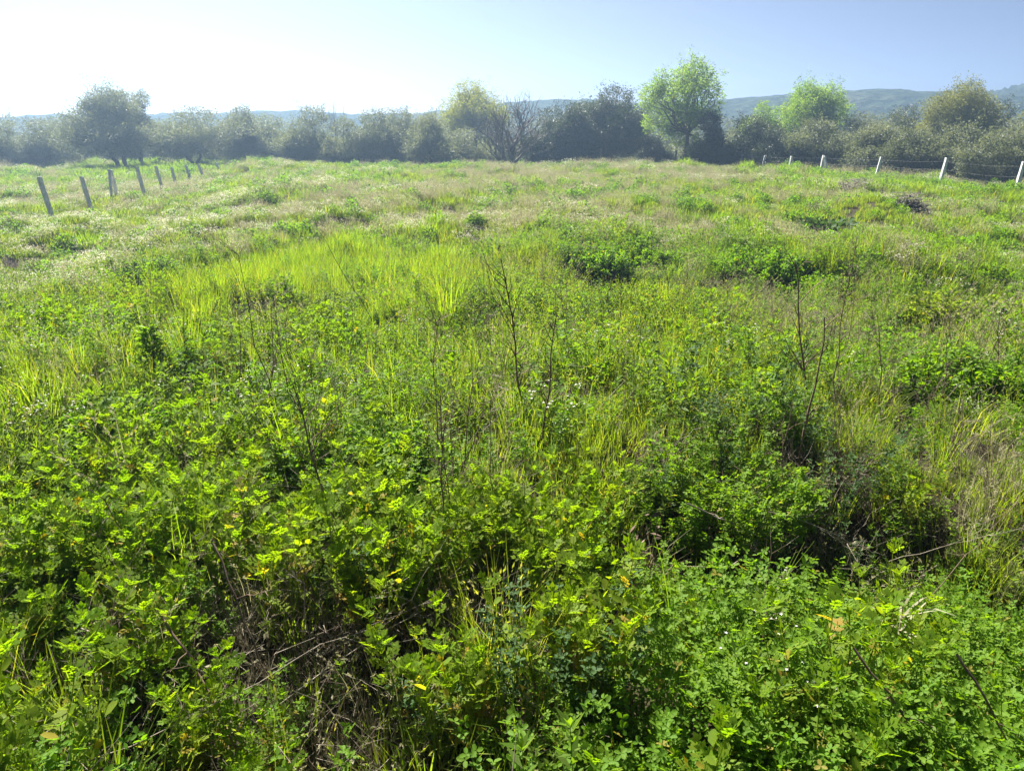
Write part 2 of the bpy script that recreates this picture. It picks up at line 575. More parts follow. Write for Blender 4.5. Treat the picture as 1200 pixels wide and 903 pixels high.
def meadow_clump(seed, kind):
    """Wider tufts for the far half of the field."""
    g = np.random.default_rng(seed); mb = MB()
    if kind == 'green':
        N = 150; base = disc(N, .30, g)
        blades(mb, base, g.uniform(0, 6.28, N), g.uniform(.12, .34, N), g.uniform(0, .4, N), g.uniform(.2, 1, N), g.uniform(.008, .016, N), 'grass', np.where(g.uniform(0, 1, N) < .15, .8, .1), g=g)
    elif kind == 'lush':
        N = 150; base = disc(N, .26, g)
        blades(mb, base, g.uniform(0, 6.28, N), g.uniform(.2, .5, N), g.uniform(0, .3, N), g.uniform(.2, .8, N), g.uniform(.012, .02, N), 'lush', g.uniform(0, .25, N), g=g)
    elif kind == 'herb':
        n_ = 330; P = disc(n_, .30, g); q = np.hypot(P[:, 0], P[:, 1]) / .30
        P[:, 2] = g.uniform(.05, 1, n_) ** .6 * .36 * (1.05 - .75 * q ** 2)
        place(mb, OVAL, P, frame(g.uniform(0, 6.28, n_), g.normal(.3, .45, n_), g.normal(0, .5, n_)), g.uniform(.035, .075, n_), 'clover', g.uniform(0, .15, n_))
    elif kind == 'dry':
        N = 120; base = disc(N, .30, g)
        tips = blades(mb, base, g.uniform(0, 6.28, N), g.uniform(.22, .5, N), g.uniform(0, .3, N), g.uniform(.1, .7, N), g.uniform(.004, .008, N), 'dry', g.uniform(0, .6, N), g=g)
        k = np.repeat(tips, 3, 0) + g.normal(0, .022, (3 * N, 3))
        place(mb, DIAMOND, k, frame(g.uniform(0, 6.28, 3 * N), g.normal(.5, .5, 3 * N), g.normal(0, 1, 3 * N)), g.uniform(.02, .04, 3 * N), 'dry', g.uniform(0, .5, 3 * N))
        N = 60; base = disc(N, .30, g)
        blades(mb, base, g.uniform(0, 6.28, N), g.uniform(.1, .28, N), g.uniform(0, .4, N), g.uniform(.2, 1, N), .010, 'grass', g.uniform(0, .5, N), g=g)
    elif kind == 'flower':
        N = 110; base = disc(N, .30, g)
        tips = blades(mb, base, g.uniform(0, 6.28, N), g.uniform(.2, .42, N), g.uniform(0, .3, N), g.uniform(.1, .6, N), g.uniform(.006, .011, N), 'feather', g.uniform(0, .3, N), g=g)
        k = np.repeat(tips[:60], 4, 0) + g.normal(0, .022, (240, 3)) * [1, 1, .4]
        place(mb, DIAMOND, k, frame(g.uniform(0, 6.28, 240), g.normal(.1, .3, 240), g.normal(0, .4, 240)), g.uniform(.02, .04, 240), 'petal', g.uniform(.2, 1, 240))
        n_ = 120; P = disc(n_, .3, g); P[:, 2] = g.uniform(.02, .2, n_)
        place(mb, SLIM, P, frame(g.uniform(0, 6.28, n_), g.normal(.6, .4, n_), g.normal(0, .6, n_)), g.uniform(.06, .1, n_), 'feather', g.uniform(0, .2, n_))
    elif kind == 'brush':
        for k in range(46):
            b = disc(1, .3, g)[0]; az = g.uniform(0, 6.28); L = g.uniform(.15, .5); pit = g.uniform(.5, 1.5)
            d = np.array([math.cos(az) * math.cos(pit), math.sin(az) * math.cos(pit), math.sin(pit)])
            tube(mb, [b, b + d * L * .5 + g.normal(0, .02, 3), b + d * L], [.005, .004, .002], 'brush', 3)
            for q in range(3):
                p = b + d * L * g.uniform(.4, 1); tube(mb, [p, p + g.normal(0, .08, 3) + [0, 0, .05]], [.003, .0015], 'brush', 3)
    return mb


TEMPL = {}      # kind -> list of template objects (never linked to the scene themselves)


def template(kind, mbs):
    TEMPL[kind] = [mb.mesh('%s_model' % kind) for mb in mbs]


template('grass', [grass_tuft(100 + i) for i in range(4)])
template('shortgrass', [grass_tuft(110 + i, 60, .13, (.08, .24), .006, 'grass', .5, 1.0, .2) for i in range(4)])
template('lush', [grass_tuft(120 + i, 74, .12, (.22, .68), .0058, 'lush', .3, .9, .16) for i in range(4)])
template('seedgrass', [seed_grass(130 + i, 14, (.35, .7), 'grass', 'grass', .004) for i in range(3)])
template('drygrass', [seed_grass(140 + i) for i in range(4)])
template('lobed', [lobed_weed(150 + i) for i in range(5)])
template('clover', [clover_plant(160 + i) for i in range(5)])
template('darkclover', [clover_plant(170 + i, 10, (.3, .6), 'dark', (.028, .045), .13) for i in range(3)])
template('feather', [feathery(180 + i) for i in range(4)])
template('flower', [feathery(190 + i, 8, (.2, .42), 'feather', 7) for i in range(4)])
template('tangle', [dead_tangle(200 + i) for i in range(4)])
def dead_weed(seed):
    g = np.random.default_rng(seed); mb = MB()
    for k in range(3):
        b = disc(1, .07, g)[0]; a = g.uniform(0, 6.28); H = g.uniform(.45, .85); ln = g.uniform(.02, .3)
        t = np.linspace(0, 1, 6)
        pts = b + np.stack([np.cos(a) * ln * H * t, np.sin(a) * ln * H * t, H * t], -1) + np.concatenate([np.zeros((1, 3)), np.cumsum(g.normal(0, .012, (5, 3)), 0)])
        tube(mb, pts, np.linspace(.0032, .0012, 6), 'darkstem', 3)
        for q in range(9):
            p = pts[g.integers(2, 6)]; v = np.array([math.cos(a + q * 2.4), math.sin(a + q * 2.4), g.uniform(.5, 1.3)]) * H * g.uniform(.06, .2)
            tube(mb, [p, p + v], [.0012, .0006], 'darkstem', 3)
            for z in range(2):
                p2 = p + v * g.uniform(.4, 1); tube(mb, [p2, p2 + (v + g.normal(0, .04, 3)) * .5], [.0008, .0004], 'deadstem', 3)
    return mb


template('deadweed', [dead_weed(210 + i) for i in range(4)])
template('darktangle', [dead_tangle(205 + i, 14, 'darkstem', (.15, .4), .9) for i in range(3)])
for kk in ('green', 'lush', 'herb', 'dry', 'flower', 'brush'):
    template('far_' + kk, [meadow_clump(300 + i + sum(map(ord, kk)), kk) for i in range(4)])

# ------------------------------------------------------------------ the setting: ground, hills
radii = np.concatenate([np.linspace(0, 6, 40), 6 + np.cumsum(np.geomspace(.16, 1.6, 70)), np.geomspace(70, 372, 22)])
radii = np.unique(np.round(radii, 3))
NA = 260
ang = np.concatenate([np.linspace(-R(50), R(50), 200), np.linspace(R(50), R(310), 62)[1:-1]])
A_, R_ = np.meshgrid(ang, radii[1:])
gx, gy = R_ * np.sin(A_), R_ * np.cos(A_)
gz = ground(gx, gy)
V = np.concatenate([[[0, 0, float(ground(0, 0))]], np.stack([gx, gy, gz], -1).reshape(-1, 3)])
nA = len(ang); F = []
idx = 1 + np.arange(len(radii) - 1)[:, None] * nA + np.arange(nA)[None]
q = np.stack([idx[:-1], np.roll(idx, -1, 1)[:-1], np.roll(idx, -1, 1)[1:], idx[1:]], -1).reshape(-1, 4)
mb = MB(); mb.add(V, q[:, ::-1], 'soil'); mb.f.append(np.stack([np.zeros(nA, int), np.roll(idx[0], -1), idx[0]], -1)[:, ::-1]); mb.m.append(np.zeros(nA))
g_o = tag(link('ground', mb.mesh('ground')), 'uneven soil of the overgrown field', kind='structure')


def hill(name, label, D, prof, depth, seed):
    """A ridge whose crest at distance D follows prof = [(px, py), ...]; it falls away on both sides over depth metres."""
    g = np.random.default_rng(seed)
    px = np.linspace(prof[0][0], prof[-1][0], 240)
    py = np.interp(px, [p[0] for p in prof], [p[1] for p in prof])
    ker = np.hanning(15); ker /= ker.sum()
    py = np.convolve(np.pad(py, 7, 'edge'), ker, 'valid')
    kz = D / 470
    crest = [at(a, b_, D) for a, b_ in zip(px, py)]
    rough = np.zeros(240)
    for lam in (60, 33, 17, 9, 5):
        rough += np.sin(np.arange(240) / lam * 6.28 + g.uniform(0, 6)) * lam * .012
    rough = (rough + g.normal(0, .25, 240)) * kz
    rows = []
    for s in np.linspace(-1, 1, 15):
        k = math.cos(s * math.pi / 2) ** 1.3
        rows.append([((c.x) * (D + s * depth) / D, D + s * depth, -2 + (c.z + 2 + rough[i] * (1 if abs(s) < .2 else .4) + g.normal(0, .18)) * k) for i, c in enumerate(crest)])
    V = np.array(rows).reshape(-1, 3)
    i = np.arange(14)[:, None] * 240 + np.arange(239)[None]
    F = np.stack([i, i + 1, i + 241, i + 240], -1).reshape(-1, 4)
    mb = MB(); mb.add(V, F, 'hill')
    return tag(link(name, mb.mesh(name)), label, kind='structure')


hill('hills', 'long low wooded hills on the horizon', 245,
     [(-500, 150), (-200, 141), (0, 136), (120, 136), (240, 133), (330, 127), (380, 132), (470, 134), (520, 128), (600, 119), (690, 119), (760, 124),
      (840, 117), (900, 109), (960, 107), (1060, 104), (1100, 107), (1180, 112), (1260, 116), (1400, 118), (1700, 135)], 55, 3)
hill('hill_peak', 'pale blue peak behind the hills', 300,
     [(1000, 150), (1080, 128), (1130, 113), (1165, 106), (1200, 98), (1260, 90), (1330, 96), (1450, 118), (1650, 145)], 40, 4)


# ------------------------------------------------------------------ trees
def branchpts(a, b, g, wob=.08, n_=5, sag=0.0):
    a = np.asarray(a, float); b = np.asarray(b, float)
    t = np.linspace(0, 1, n_)[:, None]
    L = np.linalg.norm(b - a)
    p = a + (b - a) * t
    p[1:-1] += g.normal(0, wob * L, (n_ - 2, 3)) * [1, 1, .5]
    p[:, 2] += sag * L * np.sin(t[:, 0] * math.pi)
    return p


def tree(name, label, px, top, D, wpx, mat='olive', seed=0, base_px=None, crown_from=.22, nleaf=5200, leaf=(.16, .30), lobes=15, gap=.0,
         barkm='bark', trunk_r=None, cat='tree', group=None, flat=1.0, shape_=TRILEAF, trunks=1, lobe_r=(.18, .36), irregular=True, split_limbs=False):
    g = np.random.default_rng(1000 + seed)
    nleaf = int(nleaf * 4.6); leaf = (leaf[0] * .62, leaf[1] * .62)
    c = at(px, 150, D)
    bx = at(base_px, 150, D).x if base_px is not None else c.x
    gz = float(ground(bx, D))
    H = at(px, top, D).z - gz
    W = wpx / FPX * D / 1.05 / 2 * (1.42 if name == 'olive_tree' else 1.0)
    root = thing(name, (bx, D, gz), label, cat, group)
    off = np.array([c.x - bx, 0, 0])
    z0 = H * crown_from
    Cc = off + [0, 0, (z0 + H) / 2]
    rad = np.array([W, W * .9, (H - z0) / 2])
    L = []
    if name == 'olive_tree':
        lobes += 7; nleaf = int(nleaf * 1.12)
    for k in range(lobes * 20):
        u = g.normal(0, 1, 3); u /= np.linalg.norm(u)
        u *= g.uniform(.25, 1) ** .5
        lr = g.uniform(*lobe_r)
        p = Cc + u * rad * (1 - lr * g.uniform(.3, .95))
        col_h = .70 + .36 * math.sin(seed * 2.3 + p[0] / max(W, .5) * 3.7) * math.sin(seed * 1.1 + p[0] / max(W, .5) * 1.9 + 1)
        p[2] = z0 + (p[2] - z0) * (col_h if irregular else 1)
        if u[2] < -.3 and flat < 1 and g.uniform() < .6:
            continue
        L.append((p, lr))
        if len(L) >= lobes:
            break
    L.append((Cc + [rad[0] * g.uniform(-.2, .2), 0, rad[2] * .70], .30))
    # wood
    wb = MB(); limbs = []
    tr = trunk_r or max(.09, H * .028)
    for tk in range(trunks):
        b0 = np.array([g.uniform(-.25, .25) * (trunks > 1), g.uniform(-.2, .2) * (trunks > 1), -.3])
        fork = off * g.uniform(.3, .6) + np.array([g.uniform(-.3, .3) * (trunks > 1) * W, g.uniform(-.2, .2) * W * (trunks > 1), z0 + .12 * H])
        tube(wb, branchpts(b0, fork, g, .05, 5), np.linspace(tr * 1.3, tr * .75, 5), barkm, 7)
        for k, (p, lr) in enumerate(L):
            if k % trunks != tk:
                continue
            lb = MB() if split_limbs else wb
            st = fork + (p - fork) * g.uniform(0, .12)
            tube(lb, branchpts(st, p, g, .07, 5, .06), np.linspace(tr * .5, tr * .12, 5), barkm, 5)
            for q in range(4):
                e = p + g.normal(0, 1, 3) * rad * lr * .6
                tube(lb, branchpts(fork + (p - fork) * g.uniform(.5, 1), e, g, .08, 4), np.linspace(tr * .16, tr * .05, 4), barkm, 3)
            if split_limbs:
                limbs.append(lb)
    tro = link('trunk', wb.mesh('trunk'), root)
    for lb in limbs:
        link('limb', lb.mesh('limb'), tro)
    # leaves: shells of the lobes, in sprigs
    P, Nn = [], []
    wts = np.array([lr ** 2 for _, lr in L]); wts /= wts.sum()
    nb = g.multinomial(nleaf // 6, wts)
    for (p, lr), nk in zip(L, nb):
        u = g.normal(0, 1, (nk, 3)); u /= np.linalg.norm(u, axis=1)[:, None]
        q = g.uniform(.2, 1, nk) ** .4 * (1 + np.abs(g.normal(0, .22, nk)))
        rr = rad * lr * np.array([1.1, 1.1, 1.0]); rr[2] = max(rr[2], .35 * rr[0])
        c0 = p + u * q[:, None] * rr
        P.append(c0); Nn.append(u)
    P = np.concatenate(P); Nn = np.concatenate(Nn)
    if gap:
        f = np.sin(P[:, 0] * 3.1 / max(W, 1) * 2 + 1) + np.sin(P[:, 2] * 5.2 / max(W, 1) + P[:, 0] * 2.1) + np.sin(P[:, 1] * 4.3 / max(W, 1) + 2)
        keep = f > -3 + gap * 3
        P, Nn = P[keep], Nn[keep]
    ns = max(10, int(len(P) * .03))                      # young shoots sticking out of the crown
    sel = g.integers(0, len(P), ns)
    t_ = np.linspace(0, 1, 6)[None, :, None]
    dirs = Nn[sel] * [1, 1, .6] + [0, 0, .7] + g.normal(0, .3, (ns, 3))
    sh = (P[sel][:, None] + dirs[:, None] * t_ * (g.uniform(.2, .75, ns) * min(1, W * .4))[:, None, None]).reshape(-1, 3)
    P = np.concatenate([P, sh]); Nn = np.concatenate([Nn, np.repeat(dirs, 6, 0)])
    P = np.repeat(P, 6, 0) + g.normal(0, leaf[1] * .65, (len(P) * 6, 3))
    Nn = np.repeat(Nn, 6, 0) + g.normal(0, .55, (len(P), 3))
    keep = (P[:, 2] > z0 * .55 + .05)
    P, Nn = P[keep], Nn[keep]
    az = np.arctan2(Nn[:, 1], Nn[:, 0]); pit = np.arctan2(Nn[:, 2], np.hypot(Nn[:, 0], Nn[:, 1])) * .7 + g.normal(0, .4, len(P))
    cb = MB()
    place(cb, shape_, P, frame(az, pit, g.uniform(-1.5, 1.5, len(P))), g.uniform(*leaf, len(P)), mat, np.where(g.uniform(0, 1, len(P)) < .05, .8, g.uniform(0, .15, len(P))))
    link('crown', cb.mesh('crown'), root)
    return root


def bare_tree(name, label, px, top, D, wpx, seed, upright=.0, stems=4, depth=4, r0=.09, mat='palebark', group=None):
    g = np.random.default_rng(2000 + seed)
    c = at(px, 150, D); gz = float(ground(c.x, D)); H = at(px, top, D).z - gz; W = wpx / FPX * D / 2.1
    root = thing(name, (c.x, D, gz), label, 'tree', group)
    def grow(p, d, L, r, lev, mbx, sub):
        n_ = 4
        pts = [p]
        dd = d.copy()
        for k in range(n_ - 1):
            dd = dd + g.normal(0, .13, 3) + [0, 0, .06 + upright * .1]
            dd /= np.linalg.norm(dd)
            pts.append(pts[-1] + dd * L / (n_ - 1))
        tube(mbx, pts, np.linspace(r, r * .6, n_), mat, 5 if lev < 2 else 3)
        if lev >= depth:
            return
        for k in range(g.integers(3, 5)):
            i = g.integers(1, n_)
            nd = dd + g.normal(0, .62 * (1 - upright), 3) * [1, 1, .6]
            nd[2] = abs(nd[2]) + .12
            nd /= np.linalg.norm(nd)
            grow(pts[i] if k else pts[-1], nd, L * g.uniform(.55, .8), r * .55, lev + 1, sub, sub)

    pairs = []
    for s in range(stems):
        a = 6.28 * s / stems + g.uniform(-.4, .4)
        d = np.array([math.cos(a) * W / H * .95 * (1 - upright), math.sin(a) * W / H * .8 * (1 - upright), 1.0]); d /= np.linalg.norm(d)
        tb, tw = MB(), MB()
        grow(np.array([math.cos(a) * .12, math.sin(a) * .12, -.2]), d, H * (.40 + .3 * upright), r0, 0, tb, tw)
        pairs.append((tb, tw))
    k = H / max(v[:, 2].max() for _, tw in pairs for v in tw.v)
    for tb, tw in pairs:
        t_ = link('trunk', tb.mesh('trunk'), root)
        t_.scale = (k, k, k)
        link('branches', tw.mesh('branches'), t_)
    return root


GL = 'hazy olive trees behind the leaning posts'
T = tree
T('olive_tree', 'tall broad hazy olive tree behind the leaning white posts', 120, 103, 57, 80, 'olive', 1, base_px=137, crown_from=.14, nleaf=8200, lobes=26, trunks=2, split_limbs=True, group=GL)
T('olive_tree', 'narrow upright olive crown just right of the tall broad one', 167, 108, 61, 30, 'olive', 2, base_px=160, crown_from=.3, nleaf=3600, lobes=10, group=GL)
T('olive_tree', 'low olive bush at the left edge of the photo', 8, 143, 60, 50, 'olive', 3, crown_from=.1, nleaf=4200, group=GL)
T('olive_tree', 'low rounded olive between the left edge and the tall broad olive', 48, 140, 62, 62, 'olive', 4, crown_from=.12, nleaf=5200, group=GL)
T('olive_tree', 'medium olive with rounded top, right of the narrow upright crown', 221, 127, 60, 82, 'olive', 5, base_px=228, crown_from=.16, nleaf=6200, trunks=2, group=GL)
T('olive_tree', 'small pointed olive above the green rise', 283, 126, 63, 46, 'olive', 6, crown_from=.12, nleaf=4200, group=GL)
T('olive_tree', 'low dull olive between the pointed one and the darker rounded one', 322, 136, 66, 60, 'olive', 7, crown_from=.08, nleaf=4600, group=GL)
T('olive_tree', 'darker rounded olive left of the thin bare poplar', 364, 127, 60, 56, 'olive', 8, crown_from=.08, nleaf=5400, group=GL)
GM = 'olive trees in the row across the field'
T('olive_tree', 'grey olive at the foot of the thin bare poplar', 400, 140, 58, 42, 'olive', 9, crown_from=.05, nleaf=3800, group=GM)
T('olive_tree', 'grey olive right of the bare poplar, flat topped', 434, 130, 60, 54, 'olive', 10, crown_from=.08, nleaf=5200, group=GM)
T('olive_tree', 'twin-topped grey olive in the middle of the row', 470, 129, 62, 52, 'olive', 11, crown_from=.06, nleaf=5200, group=GM)
T('olive_tree', 'low scrubby olive left of the yellow-green tree', 508, 139, 58, 50, 'olive', 12, crown_from=.04, nleaf=4600, group=GM)
T('leafy_tree', 'yellow-green round-topped tree behind the bare grey tree', 556, 95, 68, 88, 'poplar', 13, crown_from=.30, nleaf=5200, lobes=22, irregular=False, leaf=(.18, .30), barkm='palebark')
T('olive_tree', 'low grey scrub olive under the bare grey tree', 548, 152, 57, 54, 'olive', 14, crown_from=.03, nleaf=3800, group=GM)
bare_tree('bare_tree', 'bare grey many-stemmed tree in front of the yellow-green tree', 597, 104, 55, 92, 1, stems=7, depth=4, r0=.14)
bare_tree('bare_tree', 'thin upright bare poplar rising above the olive row', 394, 113, 70, 22, 2, upright=.75, stems=3, depth=4, r0=.07)
bare_tree('bare_tree', 'small bare twiggy tree above the low olives at the left edge', 24, 124, 72, 40, 3, stems=3, depth=3, r0=.06)
T('olive_tree', 'low grey olive right of the bare grey tree', 642, 128, 60, 50, 'oliveB', 15, crown_from=.08, nleaf=5000, group=GM)
T('evergreen_tree', 'large dark dense evergreen tree left of the bright spring tree', 712, 103, 60, 106, 'oliveB', 16, crown_from=.04, nleaf=12500, lobes=24)
T('evergreen_tree', 'smaller dark evergreen leaning against the large dense one', 676, 124, 58, 58, 'oliveB', 17, crown_from=.06, nleaf=5600)
T('spring_tree', 'tall bright spring-green tree with open crown and leaning trunk', 802, 74, 56, 114, 'ash', 18, base_px=809, crown_from=.24, nleaf=3900, lobes=38, leaf=(.20, .36), trunk_r=.15, lobe_r=(.11, .19), trunks=1, irregular=False, split_limbs=True)
T('evergreen_bush', 'round dark bush at the foot of the bright spring tree', 834, 135, 54, 58, 'oliveB', 19, crown_from=.0, nleaf=6800, cat='bush')
T('evergreen_bush', 'wide dark undergrowth bush below the bright spring tree', 770, 164, 60, 50, 'oliveB', 20, crown_from=.0, nleaf=4600, cat='bush')
GR = 'olive trees beyond the fence of white posts'
T('olive_tree', 'dark olive between the round dark bush and the leafy mound tree', 884, 138, 55, 52, 'oliveB', 21, crown_from=.05, nleaf=5400, group=GR)
T('leafy_tree', 'small bright green crown peeping over the dark olive', 893, 121, 66, 42, 'ash', 22, crown_from=.2, nleaf=3400)
T('leafy_tree', 'dense rounded fresh green tree standing above the grey olives', 949, 97, 64, 88, 'ash', 23, crown_from=.12, nleaf=11000, lobes=26, irregular=False)
T('olive_tree', 'silvery round olive directly below the dense fresh green tree', 965, 142, 52, 66, 'olive', 24, base_px=975, crown_from=.16, nleaf=6200, group=GR)
T('olive_tree', 'dark low olive left of the silvery round one', 915, 150, 53, 46, 'oliveB', 25, crown_from=.05, nleaf=4600, group=GR)
T('olive_tree', 'grey olive right of the fresh green tree, in the back row', 1012, 134, 62, 60, 'olive', 26, crown_from=.08, nleaf=5200, group=GR)
T('olive_tree', 'small dark olive top showing against the hill', 1054, 126, 64, 44, 'oliveB', 27, crown_from=.1, nleaf=4200, group=GR)
T('khaki_tree', 'large khaki-leaved tree rising above the olives on the right', 1122, 98, 58, 92, 'khaki', 28, crown_from=.12, nleaf=8600, lobes=26, irregular=False)
T('khaki_tree', 'lower khaki green crown left of the large khaki tree', 1090, 122, 60, 44, 'khaki', 29, crown_from=.1, nleaf=4000)
T('olive_tree', 'dark olive top right of the large khaki tree', 1172, 121, 58, 42, 'oliveB', 30, crown_from=.1, nleaf=4200, group=GR)
T('olive_tree', 'tall olive cut by the right edge of the photo', 1202, 128, 48, 66, 'olive', 31, crown_from=.05, nleaf=6200, group=GR)
T('olive_tree', 'front olive behind the white post with the paired brace', 1028, 150, 50, 66, 'olive', 32, crown_from=.06, nleaf=5600, group=GR)
T('olive_tree', 'front olive between the single white posts', 1078, 152, 48, 66, 'olive', 33, crown_from=.02, nleaf=6000, group=GR)
T('olive_tree', 'front olive standing right behind the tallest single white post', 1128, 149, 47, 66, 'olive', 34, crown_from=.02, nleaf=6000, group=GR)
T('olive_tree', 'front olive shrub before the tall olive at the right edge', 1172, 158, 44, 56, 'olive', 35, crown_from=.0, nleaf=5200, group=GR)
for i, px in enumerate(range(-70, 1300, 40)):          # the grove goes on behind the first row
    jit = ((i * 37) % 17) - 8
    far = i % 2
    wh = ['behind the tall broad olive at far left', 'behind the olives above the green rise', 'behind the bare poplar', 'behind the bare grey tree',
          'behind the dark evergreens', 'behind the fresh green tree', 'behind the khaki tree', 'beyond the right edge olives'][min(7, max(0, (px + 70) // 175))]
    T('olive_tree', ('hazy far olive of the second row ' if not far else 'hazy far olive of the third row ') + wh, px + jit, 145 - (i * 53 % 12), (67 if not far else 78) + (i * 29 % 7), 74, 'olive', 60 + i,
      crown_from=.0, nleaf=2000, leaf=(.24, .40), lobes=10, group='olives in the back rows of the grove')


# ------------------------------------------------------------------ fences
def post_mesh(L, w, mat, seed):
    g = np.random.default_rng(seed); mb = MB()
    z = np.array([-.35, 0, L * .3, L * .6, L * .85, L - .025, L])
    ws = w * np.array([1.04, 1.04, 1.0, 1.02, .97, .98, .86])
    V = []
    for zz, ww in zip(z, ws):
        for sx, sy in ((-1, -1), (1, -1), (1, 1), (-1, 1)):
            V.append((sx * ww / 2 + g.normal(0, .003), sy * ww / 2 + g.normal(0, .003), zz + g.normal(0, .004) * (zz > 0)))
    F = []
    for i in range(len(z) - 1):
        for j in range(4):
            F.append((i * 4 + j, i * 4 + (j + 1) % 4, i * 4 + 4 + (j + 1) % 4, i * 4 + 4 + j))
    F.append(tuple(range(len(V) - 4, len(V))))
    mb.add(V, F, mat)
    return mb.mesh('post', smooth=False)


def fence(label, posts, heights, net=False, seed=0, w=.13):
    """posts: (top px, top py, lean px of the foot, distance, kind)."""
    g = np.random.default_rng(seed)
    tops = [at(p[0], p[1], p[3]) for p in posts]
    feet = [at(p[2], p[1], p[3]) for p in posts]
    z = [float(ground(f.x, f.y)) for f in feet]
    root = thing('wire_fence', (feet[0].x, feet[0].y, z[0]), label, 'fence')
    o0 = Vector((feet[0].x, feet[0].y, z[0]))
    axes = []
    for i, (p, t, f) in enumerate(zip(posts, tops, feet)):
        ft = Vector((f.x, f.y, z[i])); tp = Vector((t.x, t.y + g.uniform(-.04, .04), t.z))
        L = (tp - ft).length
        o = link('post', post_mesh(L, w * (1 if p[4] != 'stake' else .5), 'concrete' if p[4] != 'stake' else 'wood', seed * 50 + i), root)
        o.location = ft - o0
        o.rotation_euler = (tp - ft).to_track_quat('Z', 'Y').to_euler()
        o.rotation_euler.z = o.rotation_euler.z
        if p[4] == 'brace':
            o2 = link('brace', post_mesh(L * 1.03, w * .8, 'concrete', seed * 50 + i + 20), root)
            d = (feet[i + 1] - feet[i]) if i + 1 < len(feet) else (feet[i] - feet[i - 1]); d.z = 0; d.normalize()
            b0 = ft + d * -.42 + Vector((0, -.18, 0))
            b0.z = float(ground(b0.x, b0.y))
            o2.location = b0 - o0
            o2.rotation_euler = (tp - Vector((0, 0.12, .06)) - b0).to_track_quat('Z', 'Y').to_euler()
        axes.append((ft, tp))
    for h in heights:
        mb = MB()
        for (f0, t0), (f1, t1) in zip(axes[:-1], axes[1:]):
            if (f1 - f0).length > 14:
                continue
            a = f0.lerp(t0, h) - o0; b = f1.lerp(t1, h) - o0
            a.y -= .075; b.y -= .075
            tube(mb, branchpts(a, b, g, .002, 6, -.012), .0028, 'wire', 3)
        link('wire', mb.mesh('wire'), root)
    if net:
        mb = MB()
        for (f0, t0), (f1, t1) in zip(axes[:-1], axes[1:]):
            n_ = int((f1 - f0).length / .22)
            for k in range(n_):
                u = k / n_
                for s in (-1, 1):
                    u2 = min(1, max(0, u + s * .22 * 4 / (f1 - f0).length))
                    a = f0.lerp(f1, u).lerp(t0.lerp(t1, u), .1) - o0; b = f0.lerp(f1, u2).lerp(t0.lerp(t1, u2), .9) - o0
                    a.y -= .08; b.y -= .08
                    tube(mb, [a, b], .0012, 'wire', 3)
        link('netting', mb.mesh('netting'), root)
    return root


fence('row of leaning pale concrete posts strung with wire beside the hazy olives',
      [(45.5, 207, 55, 25, 'post'), (94.5, 207, 101.5, 27.8, 'post'), (130, 199, 133, 31, 'brace'), (160, 196, 166, 34, 'post'), (182.5, 194.5, 187, 36.5, 'post'),
       (201, 196, 204, 39, 'post'), (217, 193.5, 223, 41.5, 'post'), (232, 192.5, 238, 44.5, 'post'), (253, 191, 258, 48, 'post')], (.35, .65, .9), seed=1, w=.11)
fence('upright white concrete posts with wire netting in front of the olive grove',
      [(1322, 190, 1317, 28, 'post'), (1200, 189.5, 1196, 33, 'post'), (1110, 185, 1106, 39, 'post'), (1033, 184, 1029.5, 44, 'post'), (965.5, 182, 963.5, 48, 'brace'),
       (928, 183, 926.5, 49.5, 'post'), (897, 182, 894.5, 51, 'post'), (870, 181, 868.5, 54, 'post')], (.3, .6, .88), True, seed=2)
fence('thin stakes of an old fence at the far edge below the evergreens', [(792.5, 176, 792, 54, 'stake'), (704.5, 174, 704, 54, 'stake')], (.8,), seed=3, w=.17)

# ------------------------------------------------------------------ single things in the field
def stone(name, label, px, py, size, mat, seed):
    g = np.random.default_rng(seed); p = hit(px, py, .05)
    import bmesh
    bm = bmesh.new(); bmesh.ops.create_icosphere(bm, subdivisions=3, radius=1)
    V = np.array([v.co for v in bm.verts]); F = np.array([[v.index for v in f.verts] for f in bm.faces]); bm.free()
    k = g.normal(0, 1, (5, 3))
    V = V * (1 + .10 * np.sin(V @ k.T * 1.8 + g.uniform(0, 6, 5)).sum(1))[:, None] * np.array(size)
    V[:, 2] += size[2] * .35
    mb = MB(); mb.add(V, F, mat)
    o = link(name, mb.mesh(name, False), loc=p)
    return tag(o, label, 'rock')


stone('stone', 'pale grey stone lying at the far edge of the field', 664, 197, (.38, .3, .15), 'stone', 1)
stone('clod', 'dark earth clod in the grass near the fence end', 881, 217, (.42, .3, .18), 'soil', 2)


